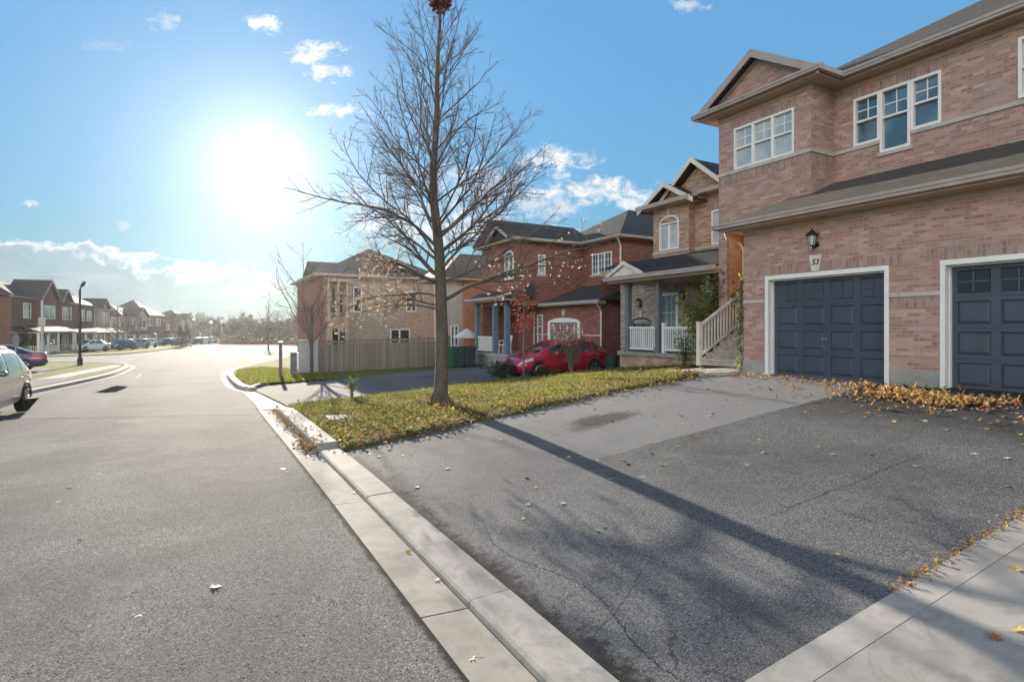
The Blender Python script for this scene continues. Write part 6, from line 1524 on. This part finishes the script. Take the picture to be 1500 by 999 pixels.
# single leaves one could count, each an object
def one_leaf(name, mat, seed):
    s = np.random.default_rng(seed); q = LO*np.array([1, s.uniform(.8, 1.1)]); cup = s.uniform(.15, .5); mb = MB(); z = (q**2).sum(1)*cup+.02*s.random(12)
    for j in range(12): k = (j+1) % 12; mb.face([(0, 0, .0), (q[j][0], q[j][1], z[j]), (q[k][0], q[k][1], z[k])])
    mb.tube([(0, -.48, z[0]), (.05, -.75, z[0]+.03), (.03, -.95, z[0]+.02)], .012, 4)
    o = mb.build(name, mat); return o
kinds = [('yellow_leaf', mat_plain('yellow_leaf_skin', (.52, .37, .07), .6, .3, vary=.3, scale=4), 'yellow fallen leaf'), ('brown_leaf', mat_plain('brown_leaf_skin', (.24, .115, .045), .7, .2, vary=.3, scale=4), 'brown fallen leaf'),
         ('pale_leaf', mat_plain('pale_leaf_skin', (.50, .45, .33), .6, .3, vary=.25, scale=4), 'pale dry fallen leaf')]
masters = {}
def put_leaf(kind, x, y, z, s, label, group):
    nm, mt, _ = kinds[kind]; key = (kind, rng.randrange(3))
    if key not in masters: o = one_leaf(nm, mt, 10*kind+key[1]); masters[key] = o
    else: o = masters[key].copy(); COL.objects.link(o)
    o.location = (x, y, z+.003); o.scale = (s,)*3; o.rotation_euler = (rng.gauss(0, .16), rng.gauss(0, .16), rng.uniform(0, 6.28)); tag(o, label, 'leaf', group)
zones = [('on the dark asphalt near the brown leaf heap', [(8.6, 2.4), (11.4, 2.4), (11.4, 6.0), (8.6, 6.0)], (58, 24, 20), HL), ('on the pale half of the drive beside the lawn', [(6.6, 6.4), (11.3, 6.4), (11.0, 9.8), (6.6, 9.8)], (30, 20, 26), HL),
         ('on the middle of the asphalt drive', [(4.2, 2.5), (8.5, 2.5), (6.5, 9.6), (4.2, 9.6)], (18, 10, 14), HL), ('on the lower drive near the kerb', [(2.4, 4.0), (4.1, 4.0), (4.1, 9.5), (2.4, 9.5)], (7, 4, 10), HL)]
for where, poly, cnt, hf in zones:
    for kind, n_ in enumerate(cnt):
        for x, y in scatter(poly, n_):
            put_leaf(kind, x, y, hf(x, y), rng.uniform(.055, .10), kinds[kind][2]+' lying '+where, kinds[kind][2]+' '+where)
for px, py, kind, s in [(203, 899, 2, .11), (315, 860, 2, .11), (115, 793, 1, .09), (102, 714, 1, .09), (145, 694, 2, .08), (415, 687, 2, .10), (85, 735, 2, .07), (199, 628, 1, .07)]:
    x, y, z = at(px, py); put_leaf(kind, x, y, z, s, {2: 'pale dry leaf lying alone on the open road', 1: 'brownish leaf lying alone on the open road'}[kind], 'single leaves on the road')
for px, py, kind in [(640, 847, 2), (598, 808, 0), (575, 770, 2), (517, 720, 0), (690, 963, 2)]:
    x, y, z = at(px, py); put_leaf(kind, x, y, G(y)-.006, .085, ['yellow leaf lying in the concrete gutter by the drive', '', 'pale leaf lying in the concrete gutter by the drive'][kind], 'single leaves in the gutter')
for px, py, kind in [(1486, 836, 0), (1492, 926, 0), (1460, 938, 1)]:
    x, y, z = at(px, py, HL); put_leaf(kind, x, y, z+.012, .10, ['yellow-green leaf lying on the concrete walkway at the right', 'brown leaf lying on the concrete walkway at the right'][kind], 'single leaves on the walkway')
SUN_E = 5.0; SKY_STR = .12; SKY_AIR = 1.0; SKY_DUST = .0; SKY_SAT = .98; SKY_TINT = (1.43, 1.98, 1.98); SKY_KC = .61; FILL_CLOUD_W = 11.; CL_W = 3.0; AUR = (1.3, .85, .40); HAZE = .00013; HAZE_G = .83; EXPO = 1.45
# ================================================================== SKY, SUN, AIR
SUN_T = (384-CX)/F; SUN_EL = math.atan((CY-246)/math.hypot(F, 384-CX))
sd = Vector((FW[0]+SUN_T*RT[0], FW[1]+SUN_T*RT[1], 0)).normalized()
SUN_AZ = math.atan2(sd.x, sd.y)                                    # clockwise from +y
SUN = Vector((sd.x*math.cos(SUN_EL), sd.y*math.cos(SUN_EL), math.sin(SUN_EL)))
ld = bpy.data.lights.new('sun', 'SUN'); ld.energy = SUN_E; ld.angle = R(.55); ld.color = (1, .89, .74)
lo = bpy.data.objects.new('sun', ld); COL.objects.link(lo); lo.rotation_euler = SUN.to_track_quat('Z', 'Y').to_euler(); lo.location = (0, 40, 40)

wd = bpy.data.worlds.new('World'); sc.world = wd; wd.use_nodes = True
class WT(NT):
    def __init__(s): s.t = wd.node_tree; s.t.nodes.clear()
k = WT(); out = k.n('ShaderNodeOutputWorld')
dirv = k.n('ShaderNodeTexCoord').outputs['Generated']; nv = k.vm('NORMALIZE', dirv); sp = k.sep(nv)
sky = k.n('ShaderNodeTexSky'); sky.sky_type = 'NISHITA'; sky.sun_disc = False; sky.sun_elevation = SUN_EL; sky.sun_rotation = SUN_AZ; sky.altitude = 100; sky.air_density = SKY_AIR; sky.dust_density = SKY_DUST; sky.ozone_density = 3.0
k.set(sky.inputs['Vector'], k.comb(sp[0], sp[1], k.m('MAXIMUM', sp[2], .012)))
base = sky.outputs[0]
hsv = k.n('ShaderNodeHueSaturation'); hsv.inputs['Saturation'].default_value = SKY_SAT; hsv.inputs['Value'].default_value = 1.; k.set(hsv.inputs['Color'], base); base = hsv.outputs[0]
base = k.vm('MULTIPLY', base, Vector(SKY_TINT))
lum = k.vm('DOT_PRODUCT', base, Vector((.21, .72, .07)))
inv = k.m('DIVIDE', 1., k.m('ADD', 1., k.m('MULTIPLY', lum, SKY_KC))); base = k.vm('MULTIPLY', base, k.comb(inv, inv, inv))
base = k.vm('SCALE', base); base.node.inputs['Scale'].default_value = 1.; k.set(base.node.inputs['Scale'], k.m('SUBTRACT', 1., k.m('MULTIPLY', k.smooth(sp[2], .55, .95), .45)))  # sky darkened overhead, out of view, so less fill reaches the ground
# ---- clouds
def pdir(px, py): 
    t = (px-CX)/F; u = (CY-py)/F; return Vector((FW[0]+t*RT[0], FW[1]+t*RT[1], u)).normalized()
wv = k.noise(nv, 9., 6, .62, 0., 'Color'); wc = k.vm('SUBTRACT', wv, Vector((.5, .5, .5)))
cden = None
rvec = k.vm('DOT_PRODUCT', nv, Vector((RT[0], RT[1], 0))); fvec = k.vm('DOT_PRODUCT', nv, Vector((FW[0], FW[1], 0)))
# azimuth-like and elevation-like coordinates of the sky (world directions)
fm = k.m('MAXIMUM', fvec, .05); su = k.m('DIVIDE', rvec, fm); sv = k.m('DIVIDE', sp[2], fm)
wsp = k.sep(wc)
n_det = k.noise(k.comb(su, k.m('MULTIPLY', sv, 1.5), .3), 30, 8, .68, .4); n_big = k.noise(k.comb(su, k.m('MULTIPLY', sv, 2.2), 1.7), 8, 6, .6, .3)
puffs = [(385, 30, 24, 17, 1.), (465, 76, 36, 18, 1.), (478, 107, 28, 14, .9), (492, 162, 42, 9, .9), (236, 34, 22, 15, .45), (262, 30, 9, 6, .4), (160, 66, 40, 10, .14), (50, 301, 13, 6, .8), (815, 232, 52, 16, .95), (860, 278, 85, 22, 1.), (930, 290, 45, 15, .9), (700, 270, 110, 30, .5), (640, 330, 130, 34, .7), (1008, 4, 30, 10, .6), (560, 300, 60, 40, .35), (800, 300, 60, 22, .6), (185, 330, 14, 9, .25), (760, 350, 120, 25, .6)]
cl = None
for px, py, rx, ry, a in puffs:
    u0, v0 = (px-CX)/F, (CY-py)/F
    du = k.m('DIVIDE', k.m('ADD', k.m('SUBTRACT', su, u0), k.m('MULTIPLY', wsp[0], .10)), rx/F); dv = k.m('DIVIDE', k.m('ADD', k.m('SUBTRACT', sv, v0), k.m('MULTIPLY', wsp[1], .05)), ry/F)
    q = k.m('ADD', k.m('MULTIPLY', du, du), k.m('MULTIPLY', dv, dv))
    d = k.m('MULTIPLY', k.smooth(k.m('SUBTRACT', q, k.m('MULTIPLY', k.m('SUBTRACT', n_det, .5), 6.5)), 1.4, -.5), a)
    cl = d if cl is None else k.m('MAXIMUM', cl, d)
front = k.m('GREATER_THAN', fvec, .06); cl = k.m('MULTIPLY', cl, front)
white = k.mix(k.smooth(n_det, .35, .62), (CL_W*.80, CL_W*.86, CL_W*.93), (CL_W, CL_W, CL_W))
base = k.mix(cl, base, white)
# the low bank on the left: bright lumpy crest over a grey-blue body
crest = k.m('ADD', k.m('ADD', .135, k.m('MULTIPLY', k.m('SUBTRACT', n_big, .5), .16)), k.m('ADD', k.m('MULTIPLY', k.m('SUBTRACT', n_det, .5), .06), k.m('MULTIPLY', k.m('ADD', su, .7), -.16)))
sv_s = sv
bank = k.m('MULTIPLY', k.smooth(k.m('SUBTRACT', crest, sv_s), -.004, .012), k.m('MULTIPLY', k.smooth(su, -.36, -.50), front))
depth = k.m('SUBTRACT', crest, sv_s)
rim = k.smooth(k.m('ADD', depth, k.m('MULTIPLY', k.m('SUBTRACT', n_det, .5), .05)), .035, .004)
body = k.mix(k.smooth(n_big, .35, .65), (CL_W*.27, CL_W*.37, CL_W*.44), (CL_W*.40, CL_W*.52, CL_W*.58))
body = k.mix(k.smooth(sv, .06, .0), body, (CL_W*.42, CL_W*.54, CL_W*.60))
brk = k.noise(k.comb(k.m('MULTIPLY', su, 5.), k.m('MULTIPLY', sv, 16.), 7.), 1.3, 6, .65, .4)
base = k.mix(k.m('MULTIPLY', bank, k.m('ADD', .58, k.m('MULTIPLY', k.smooth(brk, .38, .60), .36))), base, k.mix(rim, body, (CL_W*.98, CL_W*.98, CL_W*.98)))
# streaks low in the sky
st = k.noise(k.comb(k.m('MULTIPLY', su, 3.), k.m('MULTIPLY', sv, 42.), 4.), 1.6, 5, .6)
base = k.mix(k.m('MULTIPLY', k.m('MULTIPLY', k.smooth(st, .52, .72), k.smooth(sv, .20, .03)), .28), base, (CL_W*.8, CL_W*.84, CL_W*.88))
# unseen bright cloud behind the viewer, added to fill the shaded house front
bk = k.m('MULTIPLY', k.smooth(k.m('ADD', fvec, k.m('MULTIPLY', wsp[2], .5)), -.02, -.42), k.smooth(k.noise(nv, 2.6, 6, .6), .36, .60))
bk = k.m('MULTIPLY', bk, k.m('MULTIPLY', k.smooth(sp[2], .0, .10), k.smooth(sp[2], .72, .40)))
base = k.mix(bk, base, (FILL_CLOUD_W, FILL_CLOUD_W*.96, FILL_CLOUD_W*.90))
# bright air round the sun
cs = k.vm('DOT_PRODUCT', nv, SUN); om = k.m('SUBTRACT', 1., cs)
ex = lambda a, w: k.m('MULTIPLY', k.m('EXPONENT', k.m('MULTIPLY', om, -w)), a)
gl = k.m('ADD', k.m('ADD', ex(AUR[0], 520.), ex(AUR[1], 100.)), ex(AUR[2], 20.))
base = k.vm('ADD', base, k.vm('MULTIPLY', k.comb(gl, gl, gl), Vector((1., .985, .94))))
bg = k.n('ShaderNodeBackground'); k.set(bg.inputs[0], base); bg.inputs[1].default_value = SKY_STR
k.t.links.new(bg.outputs[0], out.inputs[0])

# ---- the air
if HAZE:
    hb = MB(); hb.box(-90, 120, -30, 205, -3.2, 13.2)
    km = bpy.data.materials.new('hazy_air'); km.use_nodes = True; t = km.node_tree; t.nodes.clear(); o_ = t.nodes.new('ShaderNodeOutputMaterial'); v = t.nodes.new('ShaderNodeVolumePrincipled')
    v.inputs['Color'].default_value = (.93, .95, 1, 1); v.inputs['Density'].default_value = HAZE; v.inputs['Anisotropy'].default_value = HAZE_G; t.links.new(v.outputs[0], o_.inputs['Volume'])
    h = hb.build('haze', km); h['kind'] = 'stuff'; h['label'] = 'thin sunlit haze over the street'; h['category'] = 'haze'

sc.view_settings.view_transform = 'Standard'; sc.view_settings.look = 'None'; sc.view_settings.exposure = EXPO; sc.view_settings.gamma = 1; sc.view_settings.use_curve_mapping = False
sc.render.engine = 'CYCLES'; sc.cycles.use_denoising = True; sc.cycles.max_bounces = 7; sc.cycles.diffuse_bounces = 4; sc.cycles.volume_bounces = 0; sc.cycles.transparent_max_bounces = 8
sc.cycles.sample_clamp_indirect = 6; sc.cycles.use_adaptive_sampling = True; sc.cycles.adaptive_threshold = .015
